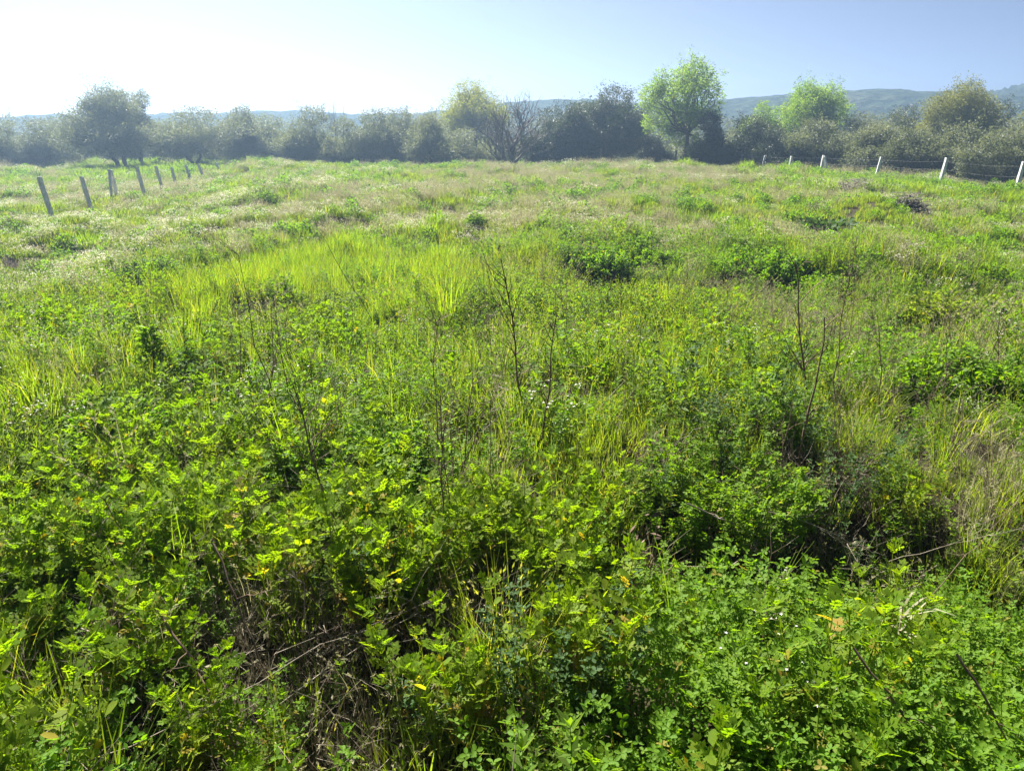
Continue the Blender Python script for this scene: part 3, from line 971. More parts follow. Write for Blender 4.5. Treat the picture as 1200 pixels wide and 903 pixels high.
def brush_pile(label, px, py, wpx, seed, N=420):
    g = np.random.default_rng(seed); p = hit(px, py, .1)
    W = wpx / FPX * p.y / 2
    root = thing('brush_pile', p, label, 'brush pile', 'heaps of grey cut brush')
    mb = MB()
    for k in range(N):
        a = g.uniform(0, 6.28); q = math.sqrt(g.uniform()); b = np.array([q * W * math.cos(a), q * W * .55 * math.sin(a), 0])
        b[2] = .55 * (1 - q * q) * g.uniform(.2, 1.1)
        az = g.uniform(0, 6.28); L = g.uniform(.2, .7); d = np.array([math.cos(az), math.sin(az), g.normal(.1, .3)])
        tube(mb, [b - d * L / 2, b + g.normal(0, .03, 3), b + d * L / 2], [.011, .009, .004], 'brush', 3)
    link('dead_stems', mb.mesh('dead_stems'), root)
    mb = MB(); n_ = 900
    a = g.uniform(0, 6.28, n_); q = np.sqrt(g.uniform(0, 1, n_))
    P = np.stack([q * W * np.cos(a), q * W * .55 * np.sin(a), .36 * (1 - q * q) * g.uniform(.1, 1, n_)], -1)
    place(mb, SLIM, P, frame(g.uniform(0, 6.28, n_), g.normal(.1, .4, n_), g.normal(0, .8, n_)), g.uniform(.1, .25, n_), 'brush')
    link('withered_leaves', mb.mesh('withered_leaves'), root)


brush_pile('longer heap of grey dry brush in front of the paired white posts', 1002, 224, 92, 1, 520)
brush_pile('smaller brown heap of dry brush, nearer than the long grey one', 1062, 246, 46, 2, 260)


BUSH = []


def shrub(name, label, px, py, wpx, hpx, mat, seed, n_=1500, leaf=(.05, .09), shp=OVAL, cat='bush', cone=False, group=None, stemmat='darkstem', lift=.12):
    """A leafy bush seated where the photograph shows its foot."""
    g = np.random.default_rng(seed); p = hit(px, py, lift)
    if not cone and leaf[1] < .13:
        n_ = int(n_ * 2.2); leaf = (leaf[0] * .6, leaf[1] * .65)
    s = p.y / FPX * 1.02
    W, H = wpx * s / 2 * (1 if cone else 1.2), hpx * s * (1.1 if cone else .92 if p.y < 6 else .7) + .05
    BUSH.append((p.x, p.y, W))
    root = thing(name, p, label, cat, group)
    mb = MB()
    for k in range(12):
        a = g.uniform(0, 6.28); q = g.uniform(.1, .75) * W * (.2 if cone else 1)
        tube(mb, branchpts((0, 0, -.04), (q * math.cos(a), q * math.sin(a), H * g.uniform(.5, .85)), g, .06, 4), [.005, .004, .003, .0015], stemmat, 4)
    smb = mb
    mb = MB()
    if cone:
        u = g.uniform(0, 1, n_) ** 1.5
        rr = W * np.where(u < .45, 1 - u * 1.2, .46 * (1.12 - u)) * np.sqrt(g.uniform(.05, 1, n_))
        z = u * H
    else:
        ns = max(26, n_ // 60); nl = max(16, n_ // ns)         # ragged shoots, each leafy along its length
        P, U = [], []
        for k in range(ns):
            a = g.uniform(0, 6.28); q = math.sqrt(g.uniform()); hh = H * (1.05 - .5 * q * q) * g.uniform(.6, 1.2)
            ln = g.uniform(.05, .45) * hh; a2 = a + g.uniform(-.8, .8); u = g.uniform(.12, 1, nl) ** .8
            c_ = np.stack([q * W * .9 * math.cos(a) + math.cos(a2) * ln * u ** 1.5, q * W * .8 * math.sin(a) + math.sin(a2) * ln * u ** 1.5, hh * u], -1)
            az_ = np.arange(nl) * 2.4; d_ = g.uniform(.3, 1.2, nl) * leaf[1] * (1.5 - .9 * u)
            P.append(c_ + np.stack([np.cos(az_) * d_, np.sin(az_) * d_, d_ * .3], -1))
            tube(smb, [(q * W * .9 * math.cos(a), q * W * .8 * math.sin(a), -.03), c_[np.argsort(u)[nl // 2]], c_[np.argmax(u)]], [.003, .002, .001], stemmat, 3)
        P = np.concatenate(P); n_ = len(P)
    if cone:
        a = g.uniform(0, 6.28, n_)
        P = np.stack([rr * np.cos(a), rr * np.sin(a), z], -1)
    pit = g.normal(.45 if cone else .35, .4, n_)
    az = np.arctan2(P[:, 1], P[:, 0]) + g.normal(0, .8, n_)
    place(mb, shp, P, frame(az, pit, g.normal(0, .6, n_)), g.uniform(*leaf, n_), mat, np.where(g.uniform(0, 1, n_) < .04, .8, g.uniform(0, .15, n_)))
    link('stems', smb.mesh('stems'), root)
    link('leaves', mb.mesh('leaves'), root)
    return root


GB = 'leafy bushes standing out of the meadow'
shrub('spire_weed', 'dark pointed weed with a narrow tip, alone in pale flowers', 180, 425, 62, 50, 'lush', 11, 560, (.05, .10), SLIM, 'weed', True)
shrub('leafy_bush', 'dark green bush at the right end of the tall lime grass', 488, 303, 46, 34, 'clover', 12, 1400, (.06, .12), SLIM, group=GB)
shrub('leafy_bush', 'broad-leaved blue-green plant in front of the brush heaps', 968, 276, 50, 22, 'dark', 13, 700, (.13, .2), group=GB)
shrub('leafy_bush', 'bright green bush touching the broad-leaved blue-green plant', 936, 264, 44, 26, 'clover', 14, 1500, (.06, .1), group=GB)
shrub('leafy_bush', 'dark green mound in the middle of the field, right of the others', 748, 305, 60, 22, 'clover', 15, 1800, (.05, .09), group=GB)
shrub('leafy_bush', 'green mound left of the dark mound in mid-field', 700, 312, 76, 30, 'clover', 16, 2000, (.05, .09), group=GB)
shrub('leafy_bush', 'spreading bright green bush under the tall twin dead stalks', 890, 318, 90, 40, 'clover', 17, 2600, (.05, .09), group=GB)
shrub('leafy_bush', 'low green bush between the twin stalks and the brush heaps', 968, 340, 60, 32, 'clover', 18, 1800, (.05, .09), group=GB)
shrub('leafy_bush', 'wide yellowish green bush shading a dark hollow at mid right', 1120, 372, 110, 46, 'feather', 19, 3200, (.04, .08), group=GB)
shrub('leafy_bush', 'green bush cut by the right edge at mid height', 1196, 392, 70, 50, 'clover', 20, 2400, (.04, .08), group=GB)
shrub('leafy_bush', 'rounded leafy bush halfway down near the right edge', 1092, 462, 96, 66, 'clover', 21, 3600, (.03, .06), group=GB)
shrub('leafy_bush', 'small leafy bush low against the right edge, above the bleached straw', 1190, 470, 60, 60, 'clover', 22, 2400, (.03, .06), group=GB)
shrub('leafy_bush', 'round bright green patch of leaves among the pale left meadow', 178, 322, 62, 30, 'clover', 23, 1800, (.05, .09), group=GB)
shrub('leafy_bush', 'shaded green bush in front of the tall lime grass', 380, 368, 90, 44, 'feather', 24, 2600, (.05, .09), SLIM, group=GB)
shrub('leafy_bush', 'dark tall clover bush over the black hollow, right of centre', 845, 590, 200, 90, 'clover', 25, 4200, (.030, .050), TRI, group=GB)
shrub('leafy_bush', 'low dark green bush on the left slope, below the spire weed', 140, 500, 120, 40, 'clover', 26, 3200, (.03, .055), group=GB)
shrub('leafy_bush', 'deep green leafy bush left of the dead stalks in the centre', 452, 540, 120, 58, 'clover', 27, 4200, (.025, .05), group=GB)


def dead_stalk(label, foot, tip, seed, side=6, mat='darkstem', r=.0045, group='tall dead weed stalks', branch_len=.28):
    """Standing dead weed; foot and tip are where the photograph shows its two ends."""
    g = np.random.default_rng(seed)
    p = hit(*foot, .12)
    t = at(tip[0], tip[1], p.y + g.uniform(-.15, .15))
    d = np.array(t - p)
    L = np.linalg.norm(d)
    root = thing('dead_weed', p, label, 'dead weed', group)
    n_ = 8
    pts = np.linspace(0, 1, n_)[:, None] * d + np.concatenate([np.zeros((1, 3)), np.cumsum(g.normal(0, .012 * L, (n_ - 1, 3)), 0)])
    pts[0, 2] -= .06
    r = r * 1.05
    side = int(side * 1.6)
    mb = MB(); tube(mb, pts, np.linspace(r, r * .4, n_), mat, 5)
    st_o = link('stem', mb.mesh('stem'), root)
    for k in range(side):
        u = g.uniform(.25, .97); i = u * (n_ - 1); p0 = np.array([np.interp(i, np.arange(n_), pts[:, a]) for a in range(3)])
        az = g.uniform(0, 6.28); bl = L * branch_len * g.uniform(.4, 1) * (1.2 - .7 * u)
        q = np.array([math.cos(az) * .6, math.sin(az) * .6, g.uniform(.5, 1.1)])
        mb = MB()
        bp_ = branchpts(p0, p0 + q * bl, g, .05, 4, .03)
        tube(mb, bp_, np.linspace(r * .5, r * .2, 4), mat, 3)
        for z in range(g.integers(1, 4)):
            s = bp_[g.integers(1, 4)]; tube(mb, [s, s + (q + g.normal(0, .6, 3)) * bl * .35], [r * .3, r * .15], mat, 3)
        link('branch', mb.mesh('branch'), st_o)
    return root


for i, (lab, f, t, sd, r) in enumerate([
        ('tallest dark dead stalk of the twin pair on the right', (958, 482), (950, 305), 8, .007),
        ('second stalk of the twin pair, crossing the tallest one', (938, 530), (962, 372), 5, .007),
        ('thin dead stalk just right of the twin pair', (980, 480), (1003, 278), 9, .004),
        ('dead stalk leaning left in the centre of the field', (616, 500), (578, 308), 9, .006),
        ('dead stalk leaning right beside the left-leaning one in the centre', (636, 505), (650, 372), 8, .006),
        ('reddish thin dead stalk right of the central pair', (724, 430), (722, 330), 9, .004),
        ('slender dead stalk standing between the twin pair and the right edge', (1038, 486), (1035, 378), 7, .004),
        ('dry stalk near the right edge with a bent tip', (1166, 440), (1178, 362), 7, .004),
        ('upright bare stalk below the green bush on the right', (1106, 470), (1108, 392), 6, .004),
        ('thin paired stalk in the middle foreground, left one', (519, 640), (515, 462), 6, .004),
        ('thin stalk in the middle foreground, right of its pair', (530, 650), (527, 478), 6, .003),
        ('curved dark stalk rising from the lime weeds left of centre', (412, 660), (352, 452), 7, .005),
        ('slanting dark stalk above the lime weeds at left', (200, 668), (98, 566), 4, .004),
        ('dead stalk in the shade left of the black hollow', (910, 600), (924, 470), 8, .004),
        ('thin dark twig stalk standing before the tall lime grass', (442, 372), (372, 268), 5, .005),
        ('short dead stalk at the far side of the tall lime grass', (300, 378), (268, 330), 5, .004)]):
    dead_stalk(lab, f, t, 400 + i, sd, 'darkstem', r)


def twig(label, a, b, za, zb, r, seed, side=4, mat='deadstem'):
    """Fallen twig lying over the weeds from pixel a to pixel b, za/zb metres above the soil."""
    g = np.random.default_rng(seed)
    p, q = hit(*a, za), hit(*b, zb)
    p.z += za; q.z += zb
    d = np.array(q - p); L = np.linalg.norm(d)
    root = thing('fallen_twig', p, label, 'twig', 'fallen twigs in the weeds')
    n_ = 9
    pts = np.linspace(0, 1, n_)[:, None] * d + np.concatenate([np.zeros((1, 3)), np.cumsum(g.normal(0, .011 * L, (n_ - 1, 3)), 0)])
    mb = MB(); tube(mb, pts, np.linspace(r, r * .45, n_), mat, 5); st_o = link('stem', mb.mesh('stem'), root)
    for k in range(side):
        i = g.integers(2, n_); s = pts[i]; v = d / L * .7 + g.normal(0, .55, 3); bl = L * g.uniform(.1, .3)
        mb = MB(); bp_ = branchpts(s, s + v * bl, g, .06, 5)
        tube(mb, bp_, np.linspace(r * .6, r * .2, 5), mat, 4)
        for z in range(2):
            s2 = bp_[g.integers(1, 5)]; tube(mb, branchpts(s2, s2 + (v + g.normal(0, .7, 3)) * bl * .4, g, .06, 3), [r * .3, r * .25, r * .12], mat, 3)
        link('side_twig', mb.mesh('side_twig'), st_o)


for i, (lab, a, b_, za, zb, r, sd, mt) in enumerate([
        ('long dark branching twig slanting down through the left foreground', (190, 725), (300, 900), .30, .10, .0045, 5, 'darkstem'),
        ('grey forked twig arching over the dark gap at left', (95, 738), (240, 790), .22, .18, .0035, 7, 'deadstem'),
        ('pale crooked twig standing up at the bottom of the left foreground', (190, 895), (222, 810), .05, .26, .004, 3, 'deadstem'),
        ('thin pale twig crossing the bottom left from corner to centre', (105, 895), (450, 722), .16, .25, .0018, 4, 'deadstem'),
        ('straight grey twig rising to the right in the left foreground', (300, 852), (530, 700), .12, .22, .0022, 3, 'deadstem'),
        ('dark twig reaching from the lime weeds down to the dark gap', (250, 640), (330, 815), .38, .12, .004, 4, 'darkstem'),
        ('grey branched twig lying over the black hollow, right of centre', (805, 592), (905, 640), .32, .26, .004, 8, 'deadstem'),
        ('pale twig lying across the hollow towards the straw', (900, 600), (1010, 648), .38, .24, .0032, 7, 'deadstem'),
        ('bent pale twig low in the hollow', (850, 668), (925, 612), .18, .34, .003, 6, 'deadstem'),
        ('pale twig lying at the bottom centre', (610, 815), (690, 890), .16, .08, .003, 3, 'deadstem'),
        ('grey twig at the bottom edge reaching right', (600, 895), (730, 850), .06, .12, .003, 4, 'deadstem'),
        ('dark bare stem slanting through the clover at the bottom right', (1000, 760), (1082, 880), .36, .22, .004, 3, 'darkstem'),
        ('dark stem slanting through the clover near the right edge', (1120, 770), (1190, 890), .36, .2, .004, 2, 'darkstem'),
        ('pale twig near the right edge above the clover', (1090, 700), (1196, 590), .3, .5, .0017, 6, 'darkstem'),
        ('long pale straw lying over the dry grass at the right edge', (1040, 660), (1198, 610), .35, .5, .0015, 4, 'deadstem'),
        ('crooked pale twig hanging in the left foreground, right of the forked one', (366, 770), (362, 688), .1, .36, .003, 2, 'deadstem'),
        ('pale twig low in the bottom left corner', (8, 885), (90, 842), .14, .2, .003, 4, 'deadstem')]):
    twig(lab, a, b_, za, zb, r, 500 + i, sd, mt)


def plant(name, label, me_parts, px, py, lift, cat, group=None, s=1.0, rz=None):
    p = hit(px, py, lift)
    root = thing(name, p, label, cat, group, rng.uniform(0, 6.28) if rz is None else rz)
    for nm, me in me_parts:
        o = link(nm, me, root)
        o.scale = (s, s, s)
    return root


# a few foreground plants with a look of their own
def splits(mb_stem, mb_leaf):
    return [('stems', mb_stem), ('leaves', mb_leaf)]


mb = grass_tuft(601, 150, .13, (.3, .62), .0045, 'grass', .35, .6, .3)
mh = MB(); g = np.random.default_rng(602)
n_ = 260
n_ = 150; a = g.uniform(0, 6.28, n_); q = g.uniform(.02, .2, n_)
place(mh, SLIM, np.stack([q * np.cos(a), q * np.sin(a), g.uniform(.3, .56, n_)], -1), frame(a, g.uniform(.7, 1.4, n_), g.normal(0, 1, n_)), g.uniform(.015, .034, n_), 'grass', g.uniform(.3, 1, n_))
plant('grass_tuft', 'tall brushy grass tuft with brownish tips at the bottom centre', [('blades', mb.mesh('blades')), ('seed_head_spikelets', mh.mesh('seed_head_spikelets'))], 585, 790, .05, 'grass tuft', rz=.6, s=.8)
bpy.data.objects['seed_head_spikelets']['kind'] = 'stuff'

mb = MB(); g = np.random.default_rng(603)
tube(mb, branchpts((0, 0, -.05), (.05, .0, .42), g, .02, 5), [.004, .004, .0035, .003, .002], 'dry', 4)
ml = MB(); n_ = 15
blades(ml, np.stack([np.full(n_, .03), np.zeros(n_), g.uniform(.18, .42, n_)], -1), g.uniform(0, 6.28, n_), g.uniform(.1, .2, n_), g.uniform(.5, 1.3, n_), g.uniform(.2, .9, n_), .009, 'dry', 0, g=g)
plant('dry_grass_stalk', 'bleached straw stalk with splayed dry leaves above the clover', [('stem', mb.mesh('stem')), ('leaves', ml.mesh('leaves'))], 1046, 795, .05, 'straw')

g = np.random.default_rng(604); mb = MB()
stemmed(mb, g, 5, (.3, .42), LOBED, (.07, .12), 10, 'lime', 'lime', .07, .3, 1.6, .004)
plant('yellowing_weed', 'tall yellow-green weed with rusty withered leaves in the clover bed', [('foliage', mb.mesh('foliage'))], 1010, 850, .03, 'weed')
g = np.random.default_rng(605); mb = MB()
for k in range(60):
    blades(mb, disc(1, .08, g), g.uniform(0, 6.28), g.uniform(.1, .4), g.uniform(0, .5), g.uniform(0, 1), .004, 'dry', 1, g=g)
for k in range(90):
    p = disc(1, .09, g); p[:, 2] = g.uniform(.08, .34)
    place(mb, SLIM, p, frame(g.uniform(0, 6, 1), g.normal(-.6, .5, 1), g.normal(0, 1, 1)), g.uniform(.03, .06, 1), 'darkstem')
plant('withered_weed', 'brown withered weed between the lime weeds and the clover', [('foliage', mb.mesh('foliage'))], 748, 690, .05, 'weed')
for lab, px, py, sd in (('single wheat-like green stalk standing out of the clover bed', 892, 745, 1), ('green grass stalk leaning left at the edge of the clover bed', 790, 745, 2)):
    g = np.random.default_rng(610 + sd); mb = MB()
    blades(mb, disc(5, .015, g), g.uniform(-.4, .4, 5) + (0 if sd == 1 else 3.1), g.uniform(.38, .5, 5), g.uniform(.05, .2, 5), g.uniform(.1, .35, 5), .009, 'lush', g.uniform(0, .3, 5), seg=4, g=g)
    plant('grass_stalk', lab, [('blades', mb.mesh('blades'))], px, py, .05, 'grass stalk', rz=0)

for lab, px, py, sd in (('small cluster of white flowers in the clover bed', 930, 800, 1), ('lower cluster of white flowers nearer the bottom edge', 922, 850, 2)):
    plant('white_flower', lab, [('foliage', feathery(640 + sd, 6, (.26, .36), 'feather', 3, 'petal', .0065).mesh('foliage'))], px, py, .05, 'flower', s=.9)

# the nearest leafy weeds and clover plants, one by one
def pair(fn, *a):
    sm = MB(); lm = fn(*a, smb=sm)
    return sm.mesh('stems'), lm.mesh('leaves')


NEAR_L = [pair(lobed_weed, 700 + i, 8, (.20, .44), 'lime') for i in range(7)]
NEAR_C = [pair(clover_plant, 720 + i, 13, (.18, .36), 'clover', (.024, .038), .15) for i in range(7)]


def near_bed(name, text, cat, group, meshes, boxes, seed, smin=.8, smax=1.2):
    g = np.random.default_rng(seed)
    for (x0, x1, y0, y1, cnt, lift, where) in boxes:
        for k in range(cnt):
            if k % 3 == 0:
                c0 = hit(g.uniform(x0, x1), g.uniform(y0, y1), lift); cs = g.uniform(.75, 1.2)
            px_, py_ = c0.x + g.normal(0, .045), c0.y + g.normal(0, .045)
            p = Vector((px_, py_, float(ground(px_, py_))))
            o = thing(name, p, text + ' ' + where, cat, group + ' ' + where)
            s = g.uniform(smin, smax) * cs
            o.scale = (s, s, s * g.uniform(.85, 1.15)); o.rotation_euler = (g.normal(0, .08), g.normal(0, .08), g.uniform(0, 6.28))
            sm, lm = meshes[int(g.integers(0, len(meshes)))]
            link('stems', sm, o); link('leaves', lm, o)


near_bed('lobed_weed', 'lime green weed with lobed leaves', 'weed', 'lime weeds', NEAR_L,
         [(-60, 60, 660, 800, 13, .12, 'at the left edge above the corner'), (60, 170, 660, 790, 12, .12, 'left of the dark gap with twigs'),
          (170, 320, 600, 690, 19, .14, 'on the bank above the forked twig'), (320, 470, 600, 690, 18, .14, 'on the bank left of the thin paired stalks'),
          (470, 590, 570, 700, 14, .14, 'around the thin paired stalks'), (590, 700, 570, 700, 12, .14, 'behind the brushy grass tuft'),
          (650, 780, 600, 720, 10, .14, 'beside the brown withered weed'), (-60, 100, 810, 960, 14, .12, 'in the bottom left corner'),
          (215, 265, 840, 880, 3, .1, 'alone in the dark gap below the twigs'), (330, 370, 870, 920, 3, .1, 'low at the bottom edge under the dark gap'),
          (640, 700, 760, 800, 3, .1, 'between the grass tuft and the clover bed'), (180, 215, 770, 800, 3, .1, 'in front of the forked twig'),
          (440, 460, 690, 730, 3, .1, 'right behind the dark gap, left of the tuft'), (470, 560, 840, 920, 3, .08, 'at the bottom edge below the grass tuft'),
          (900, 1100, 780, 900, 4, .14, 'growing up through the clover bed')], 31, .62, 1.1)
near_bed('clover_plant', 'bright green clover-like plant', 'plant', 'clover plants', NEAR_C,
         [(790, 900, 700, 830, 15, .14, 'at the left end of the clover bed'), (900, 1040, 700, 830, 17, .14, 'in the clover bed before the black hollow'),
          (770, 930, 830, 1010, 15, .14, 'at the bottom edge, left part of the clover bed'), (930, 1080, 830, 1010, 15, .14, 'at the bottom edge below the rusty weed'),
          (1080, 1240, 830, 1010, 17, .14, 'in the bottom right corner'), (1040, 1130, 730, 850, 12, .16, 'under the bleached straw stalk'),
          (1130, 1240, 730, 850, 12, .16, 'at the right edge of the clover bed'), (640, 760, 800, 950, 7, .08, 'in the shade right of the grass tuft')], 32, .55, 1.05)

# ------------------------------------------------------------------ meadow growth (uncountable: geometry-node copies on measured points)
# patches: (px, py, half width px, half height px, {kind: weight}) turned into ellipses on the ground
PATCH = [
    (640, 440, 160, 80, dict(deadweed=1.3)), (980, 430, 130, 100, dict(deadweed=1.5)), (1120, 560, 110, 90, dict(deadweed=1.4)), (530, 580, 90, 60, dict(deadweed=1.0)), (880, 310, 120, 40, dict(deadweed=.3)),
    (340, 335, 125, 45, dict(lush=16)), (520, 350, 90, 30, dict(lush=1.5, seedgrass=2, feather=2)), (60, 470, 110, 35, dict(lush=2, grass=5, shortgrass=3)), (70, 560, 110, 45, dict(lush=1.5, grass=6)),
    (100, 300, 180, 55, dict(flower=5, feather=3)), (60, 350, 130, 45, dict(flower=4, seedgrass=2, feather=2)), (200, 470, 120, 40, dict(flower=3, feather=4)), (420, 250, 170, 25, dict(drygrass=3, tangle=1)),
    (60, 235, 150, 22, dict(flower=3, drygrass=2, grass=2)), (700, 215, 220, 16, dict(drygrass=3)), (720, 255, 130, 20, dict(drygrass=3)), (880, 345, 50, 35, dict(drygrass=5, tangle=2)),
    (690, 300, 140, 28, dict(clover=5)), (900, 320, 130, 40, dict(clover=5)), (1120, 230, 110, 22, dict(clover=4, lush=4)), (1120, 300, 130, 30, dict(clover=3, lush=2)),
    (1120, 360, 110, 35, dict(feather=4, flower=1)), (1010, 300, 60, 30, dict(drygrass=3)), (1080, 450, 110, 45, dict(clover=5, seedgrass=2)),
    (280, 190, 60, 10, dict(lush=9)), (420, 215, 60, 10, dict(lush=3)), (300, 430, 140, 50, dict(feather=4, lobed=2, shortgrass=2)), (420, 470, 90, 40, dict(lobed=2, tangle=2)),
    (620, 440, 130, 50, dict(seedgrass=5, drygrass=1, tangle=1.5, shortgrass=2)), (820, 440, 120, 50, dict(seedgrass=4, grass=4, lobed=1, clover=1)), (990, 420, 70, 60, dict(drygrass=3, tangle=3, seedgrass=2)),
    (730, 520, 80, 60, dict(grass=5, seedgrass=4)), (620, 570, 70, 50, dict(seedgrass=2, lobed=4)), (200, 590, 220, 70, dict(lobed=6, feather=2)), (420, 570, 120, 60, dict(lobed=5, clover=4)),
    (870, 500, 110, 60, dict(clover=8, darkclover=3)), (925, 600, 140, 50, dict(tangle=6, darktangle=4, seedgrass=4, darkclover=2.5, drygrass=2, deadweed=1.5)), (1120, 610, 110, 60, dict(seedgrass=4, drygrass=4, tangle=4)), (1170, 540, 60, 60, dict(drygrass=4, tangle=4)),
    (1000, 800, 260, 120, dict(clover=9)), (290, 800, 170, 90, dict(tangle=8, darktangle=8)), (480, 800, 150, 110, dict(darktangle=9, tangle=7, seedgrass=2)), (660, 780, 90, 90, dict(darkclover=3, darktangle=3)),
    (40, 830, 90, 90, dict(lush=4, grass=3)), (1030, 520, 60, 50, dict(drygrass=3, grass=3)),
]
W_PATCH = []
for px, py, rx, ry, kw in PATCH:
    c0 = hit(px, py, .1); n0 = hit(px, py + ry, .1); f0 = hit(px, py - ry, .1)
    W_PATCH.append((c0.x, .5 * (n0.y + f0.y), rx / FPX * c0.y, max(.3, .5 * (f0.y - n0.y)), kw))
BASE = dict(grass=2.2, shortgrass=2.2, feather=1.6, seedgrass=.9, drygrass=.24, flower=.6, clover=1.7, lobed=.5, lush=.34, tangle=.4, deadweed=.12)
KINDS_ = ['grass', 'shortgrass', 'lush', 'seedgrass', 'drygrass', 'lobed', 'clover', 'darkclover', 'feather', 'flower', 'tangle', 'darktangle', 'deadweed']
FAR_OF = dict(grass='far_green', shortgrass='far_green', lush='far_lush', seedgrass='far_green', drygrass='far_dry', lobed='far_herb', clover='far_herb', darkclover='far_herb',
              feather='far_green', flower='far_flower', tangle='far_dry', darktangle='far_brush', deadweed='far_dry')
_pn = np.random.default_rng(55)
_fields = {k: [(_pn.uniform(.15, .9) * math.cos(a), _pn.uniform(.15, .9) * math.sin(a), _pn.uniform(0, 6.28)) for a in _pn.uniform(0, 6.28, 5)] for k in KINDS_}


def choose(x, y, g):
    Wt = []
    y_s = np.maximum(y, 1)
    for k in KINDS_:
        f = sum(np.sin(a * x * 1.6 + b_ * y * .9 + p) for a, b_, p in _fields[k]) / 2.2
        wk = BASE.get(k, 0) * np.exp(f * 1.35)
        for cx, cy_, rx, ry, kw in W_PATCH:
            if k in kw:
                wk = wk + kw[k] * 1.6 * np.exp(-(((x - cx) / rx) ** 2 + ((y - cy_) / ry) ** 2) ** 1.5)
        Wt.append(wk)
    # where a patch is strong the general mix thins out
    Wt = np.array(Wt); cum = np.cumsum(Wt / Wt.sum(0), 0)
    return (g.uniform(0, 1, len(x))[None] > cum).sum(0).clip(0, len(KINDS_) - 1)


KSC = dict(seedgrass=.74, drygrass=.72, lush=.86, grass=.88, flower=.85, tangle=.9)
GAPS = []
for px, py, rx, ry in ((310, 800, 200, 95), (480, 780, 130, 100), (640, 780, 90, 90), (160, 720, 60, 25), (240, 480, 40, 14), (640, 650, 40, 20)):
    c0 = hit(px, py, .05); n0 = hit(px, py + ry, .05); f0 = hit(px, py - ry, .05)
    GAPS.append((c0.x, .5 * (n0.y + f0.y), rx / FPX * c0.y, .5 * (f0.y - n0.y)))
pts = {k: [] for k in list(TEMPL)}


def sow(r0, r1, dens, scale, far, seed, half=R(46)):
    g = np.random.default_rng(seed)
    N = int(dens * half * (r1 * r1 - r0 * r0))
    r = np.sqrt(g.uniform(r0 * r0, r1 * r1, N)); a = g.uniform(-half, half, N)
    x, y = r * np.sin(a), r * np.cos(a)
    k = choose(x, y, g)
    if r1 < 5:
        few = (k == KINDS_.index('flower')) & (g.uniform(0, 1, N) < .93)
        k = np.where(few, KINDS_.index('feather'), k)
    z = ground(x, y)
    hn = sum(np.sin(x * fx + y * fy + p) for fx, fy, p in ((1.1, .6, 1), (-.7, 1.3, 2), (2.1, -.9, 4), (.4, 2.4, 5))) / 4
    s = scale * g.uniform(.7, 1.25, N) * (1 + .28 * hn)
    if r1 <= 10:
        cl = sum(np.sin(x * fx + y * fy + p) for fx, fy, p in ((9, 3, 1), (-4, 10, 2), (7, -8, 4), (12, 6, 5), (-11, 5, 3), (5, 5, .5))) / 3
        s = s * np.clip(1 + .38 * cl, .45, 1.6)
    fac = np.array([KSC.get(kk, 1.0) for kk in KINDS_])[k]
    s = s * (fac if not far else 1)
    keep = np.ones(N, bool)
    tall = np.isin(k, [KINDS_.index(q) for q in ('grass', 'lush', 'seedgrass', 'drygrass', 'flower', 'tangle')])
    for bx, by, br in BUSH:
        keep &= ~(tall & ((x - bx) ** 2 + (y - by) ** 2 < (br * 1.05) ** 2))
        keep &= ~(tall & (np.abs(x - bx * .93) < br * .9) & (y < by) & (y > by - br * 1.9 - .25) & (g.uniform(0, 1, N) < .3))
    dead = np.isin(k, [KINDS_.index(q) for q in ('tangle', 'darktangle', 'darkclover', 'deadweed')])
    for cx, cy_, rx, ry in GAPS:
        ins = ((x - cx) / rx) ** 2 + ((y - cy_) / ry) ** 2 < 1
        keep &= ~(ins & ~dead & (g.uniform(0, 1, N) < .72))
    if r1 <= 17:
        gn = sum(np.sin(x * fx + y * fy + p) for fx, fy, p in ((3.3, 1.9, 1), (-2.4, 3.8, 2), (5.1, -2.9, 4), (1.4, 5.4, 5), (6.5, 4.4, 3)))
        keep &= ~((gn < -1.5) & ~dead & (g.uniform(0, 1, N) < .65))
    for i, kk in enumerate(KINDS_):
        sel = (k == i) & keep
        kind = FAR_OF[kk] if far else kk
        pts[kind].append(np.stack([x[sel], y[sel], z[sel], s[sel]], -1))


def litter(boxes, seed):
    g = np.random.default_rng(seed)
    for cx, cy_, rx, ry, dens in boxes:
        N = int(dens * math.pi * rx * ry)
        a = g.uniform(0, 6.28, N); q = np.sqrt(g.uniform(0, 1.3, N))
        x, y = cx + q * rx * np.cos(a), cy_ + q * ry * np.sin(a)
        z = ground(x, y); k = g.uniform(0, 1, N)
        for kind, lo, hi, sc in (('tangle', 0, .42, .7), ('darktangle', .42, .62, .75), ('drygrass', .62, .68, .45), ('seedgrass', .68, .76, .5), ('shortgrass', .76, .84, .6), ('feather', .84, .92, .55), ('darkclover', .92, 1, .5)):
            sel = (k >= lo) & (k < hi)
            pts[kind].append(np.stack([x[sel], y[sel], z[sel], sc * g.uniform(.7, 1.2, sel.sum())], -1))


hp = hit(925, 610, .1)
litter([(*b_, 75) for b_ in GAPS[:3]] + [(hp.x, hp.y + .05, .6, .5, 85)], 91)
sow(.55, 2.2, 70, .64, False, 1, R(60))
sow(2.2, 4.5, 128, .68, False, 2)
sow(4.5, 10, 100, .78, False, 3)
sow(10, 17, 50, .95, False, 4)
sow(14, 27, 15, .8, True, 5)
sow(27, 50, 8, .95, True, 6)
sow(50, 84, 4, 1.2, True, 7, R(42))


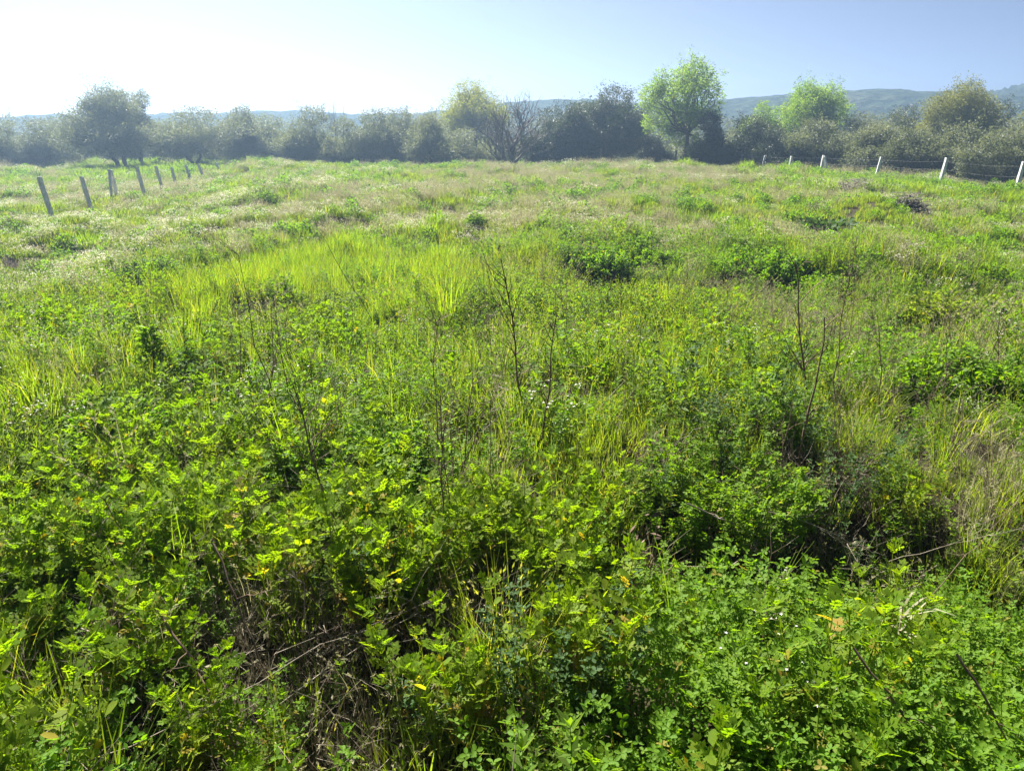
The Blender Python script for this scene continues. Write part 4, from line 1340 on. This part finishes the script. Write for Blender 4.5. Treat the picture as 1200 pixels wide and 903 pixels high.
def scatter(name, label, kinds):
    coll = bpy.data.collections.new(name + '_models')
    P, I, off = [], [], 0
    g = np.random.default_rng(len(name))
    for k in kinds:
        for j, me in enumerate(TEMPL[k]):
            o = bpy.data.objects.new('%s_model_%03d' % (name, off + j), me)
            coll.objects.link(o)
        q = np.concatenate(pts[k]) if pts[k] else np.zeros((0, 4))
        P.append(q); I.append(off + g.integers(0, len(TEMPL[k]), len(q)))
        off += len(TEMPL[k])
    P = np.concatenate(P); I = np.concatenate(I)
    me = bpy.data.meshes.new(name)
    me.vertices.add(len(P)); me.vertices.foreach_set('co', P[:, :3].ravel())
    N = len(P)
    e = np.stack([g.normal(0, .10, N), g.normal(0, .10, N), g.uniform(0, 6.28, N)], -1)
    a1 = me.attributes.new('turn', 'FLOAT_VECTOR', 'POINT'); a1.data.foreach_set('vector', e.astype(np.float32).ravel())
    a2 = me.attributes.new('size', 'FLOAT', 'POINT'); a2.data.foreach_set('value', P[:, 3].astype(np.float32))
    a3 = me.attributes.new('pick', 'INT', 'POINT'); a3.data.foreach_set('value', I.astype(np.int32))
    o = link(name, me)
    ng = bpy.data.node_groups.new(name, 'GeometryNodeTree')
    ng.interface.new_socket('Geometry', in_out='INPUT', socket_type='NodeSocketGeometry')
    ng.interface.new_socket('Geometry', in_out='OUTPUT', socket_type='NodeSocketGeometry')
    N_ = ng.nodes; gi = N_.new('NodeGroupInput'); go = N_.new('NodeGroupOutput')
    iop = N_.new('GeometryNodeInstanceOnPoints')
    ci = N_.new('GeometryNodeCollectionInfo'); ci.inputs['Collection'].default_value = coll
    ci.inputs['Separate Children'].default_value = True; ci.inputs['Reset Children'].default_value = True

    def attr(nm, ty):
        q = N_.new('GeometryNodeInputNamedAttribute'); q.data_type = ty; q.inputs['Name'].default_value = nm
        return q.outputs['Attribute']
    L_ = ng.links
    er = N_.new('FunctionNodeEulerToRotation')
    L_.new(attr('turn', 'FLOAT_VECTOR'), er.inputs[0])
    L_.new(gi.outputs[0], iop.inputs['Points']); L_.new(ci.outputs[0], iop.inputs['Instance'])
    iop.inputs['Pick Instance'].default_value = True
    L_.new(attr('pick', 'INT'), iop.inputs['Instance Index'])
    L_.new(er.outputs[0], iop.inputs['Rotation'])
    L_.new(attr('size', 'FLOAT'), iop.inputs['Scale'])
    L_.new(iop.outputs[0], go.inputs[0])
    md = o.modifiers.new('growth', 'NODES'); md.node_group = ng
    tag(o, label, None, None, 'stuff')
    o['category'] = label.split()[-1] if False else 'ground cover'
    return N


cnt = 0
cnt += scatter('meadow_grass', 'green grass tufts all over the field', ['grass', 'shortgrass', 'seedgrass', 'far_green'])
cnt += scatter('lush_grass', 'tall lime green grass blades in bright patches', ['lush', 'far_lush'])
cnt += scatter('dry_grass', 'dry tan grass with pale seed heads', ['drygrass', 'far_dry'])
cnt += scatter('leafy_weeds', 'low leafy weeds growing through the grass', ['lobed', 'clover', 'darkclover', 'feather', 'far_herb'])
cnt += scatter('white_wildflowers', 'small white wildflowers in the pale meadow', ['flower', 'far_flower'])
cnt += scatter('dead_undergrowth', 'tangled dead stems and litter under the weeds', ['tangle', 'darktangle', 'deadweed', 'far_brush'])
print('instances', cnt)

# ------------------------------------------------------------------ haze
HX, HT = 380, 24
V = [(sx * HX, sy * HX, z) for z in (-4.0, HT) for sx, sy in ((-1, -1), (1, -1), (1, 1), (-1, 1))]
F = [(3, 2, 1, 0), (4, 5, 6, 7), (0, 1, 5, 4), (1, 2, 6, 5), (2, 3, 7, 6), (3, 0, 4, 7)]
me = bpy.data.meshes.new('haze'); me.from_pydata(V, [], F)
m, n, out = new_mat('haze')
pv = n.nodes.new('ShaderNodeVolumePrincipled')
pv.inputs['Color'].default_value = (.48, .71, 1.0, 1)
pv.inputs['Density'].default_value = .0023
pv.inputs['Anisotropy'].default_value = .7
n.links.new(pv.outputs[0], out.inputs['Volume'])
me.materials.append(m)
o = link('haze', me)
tag(o, 'thin bright haze over the field and the hills', None, None, 'stuff')
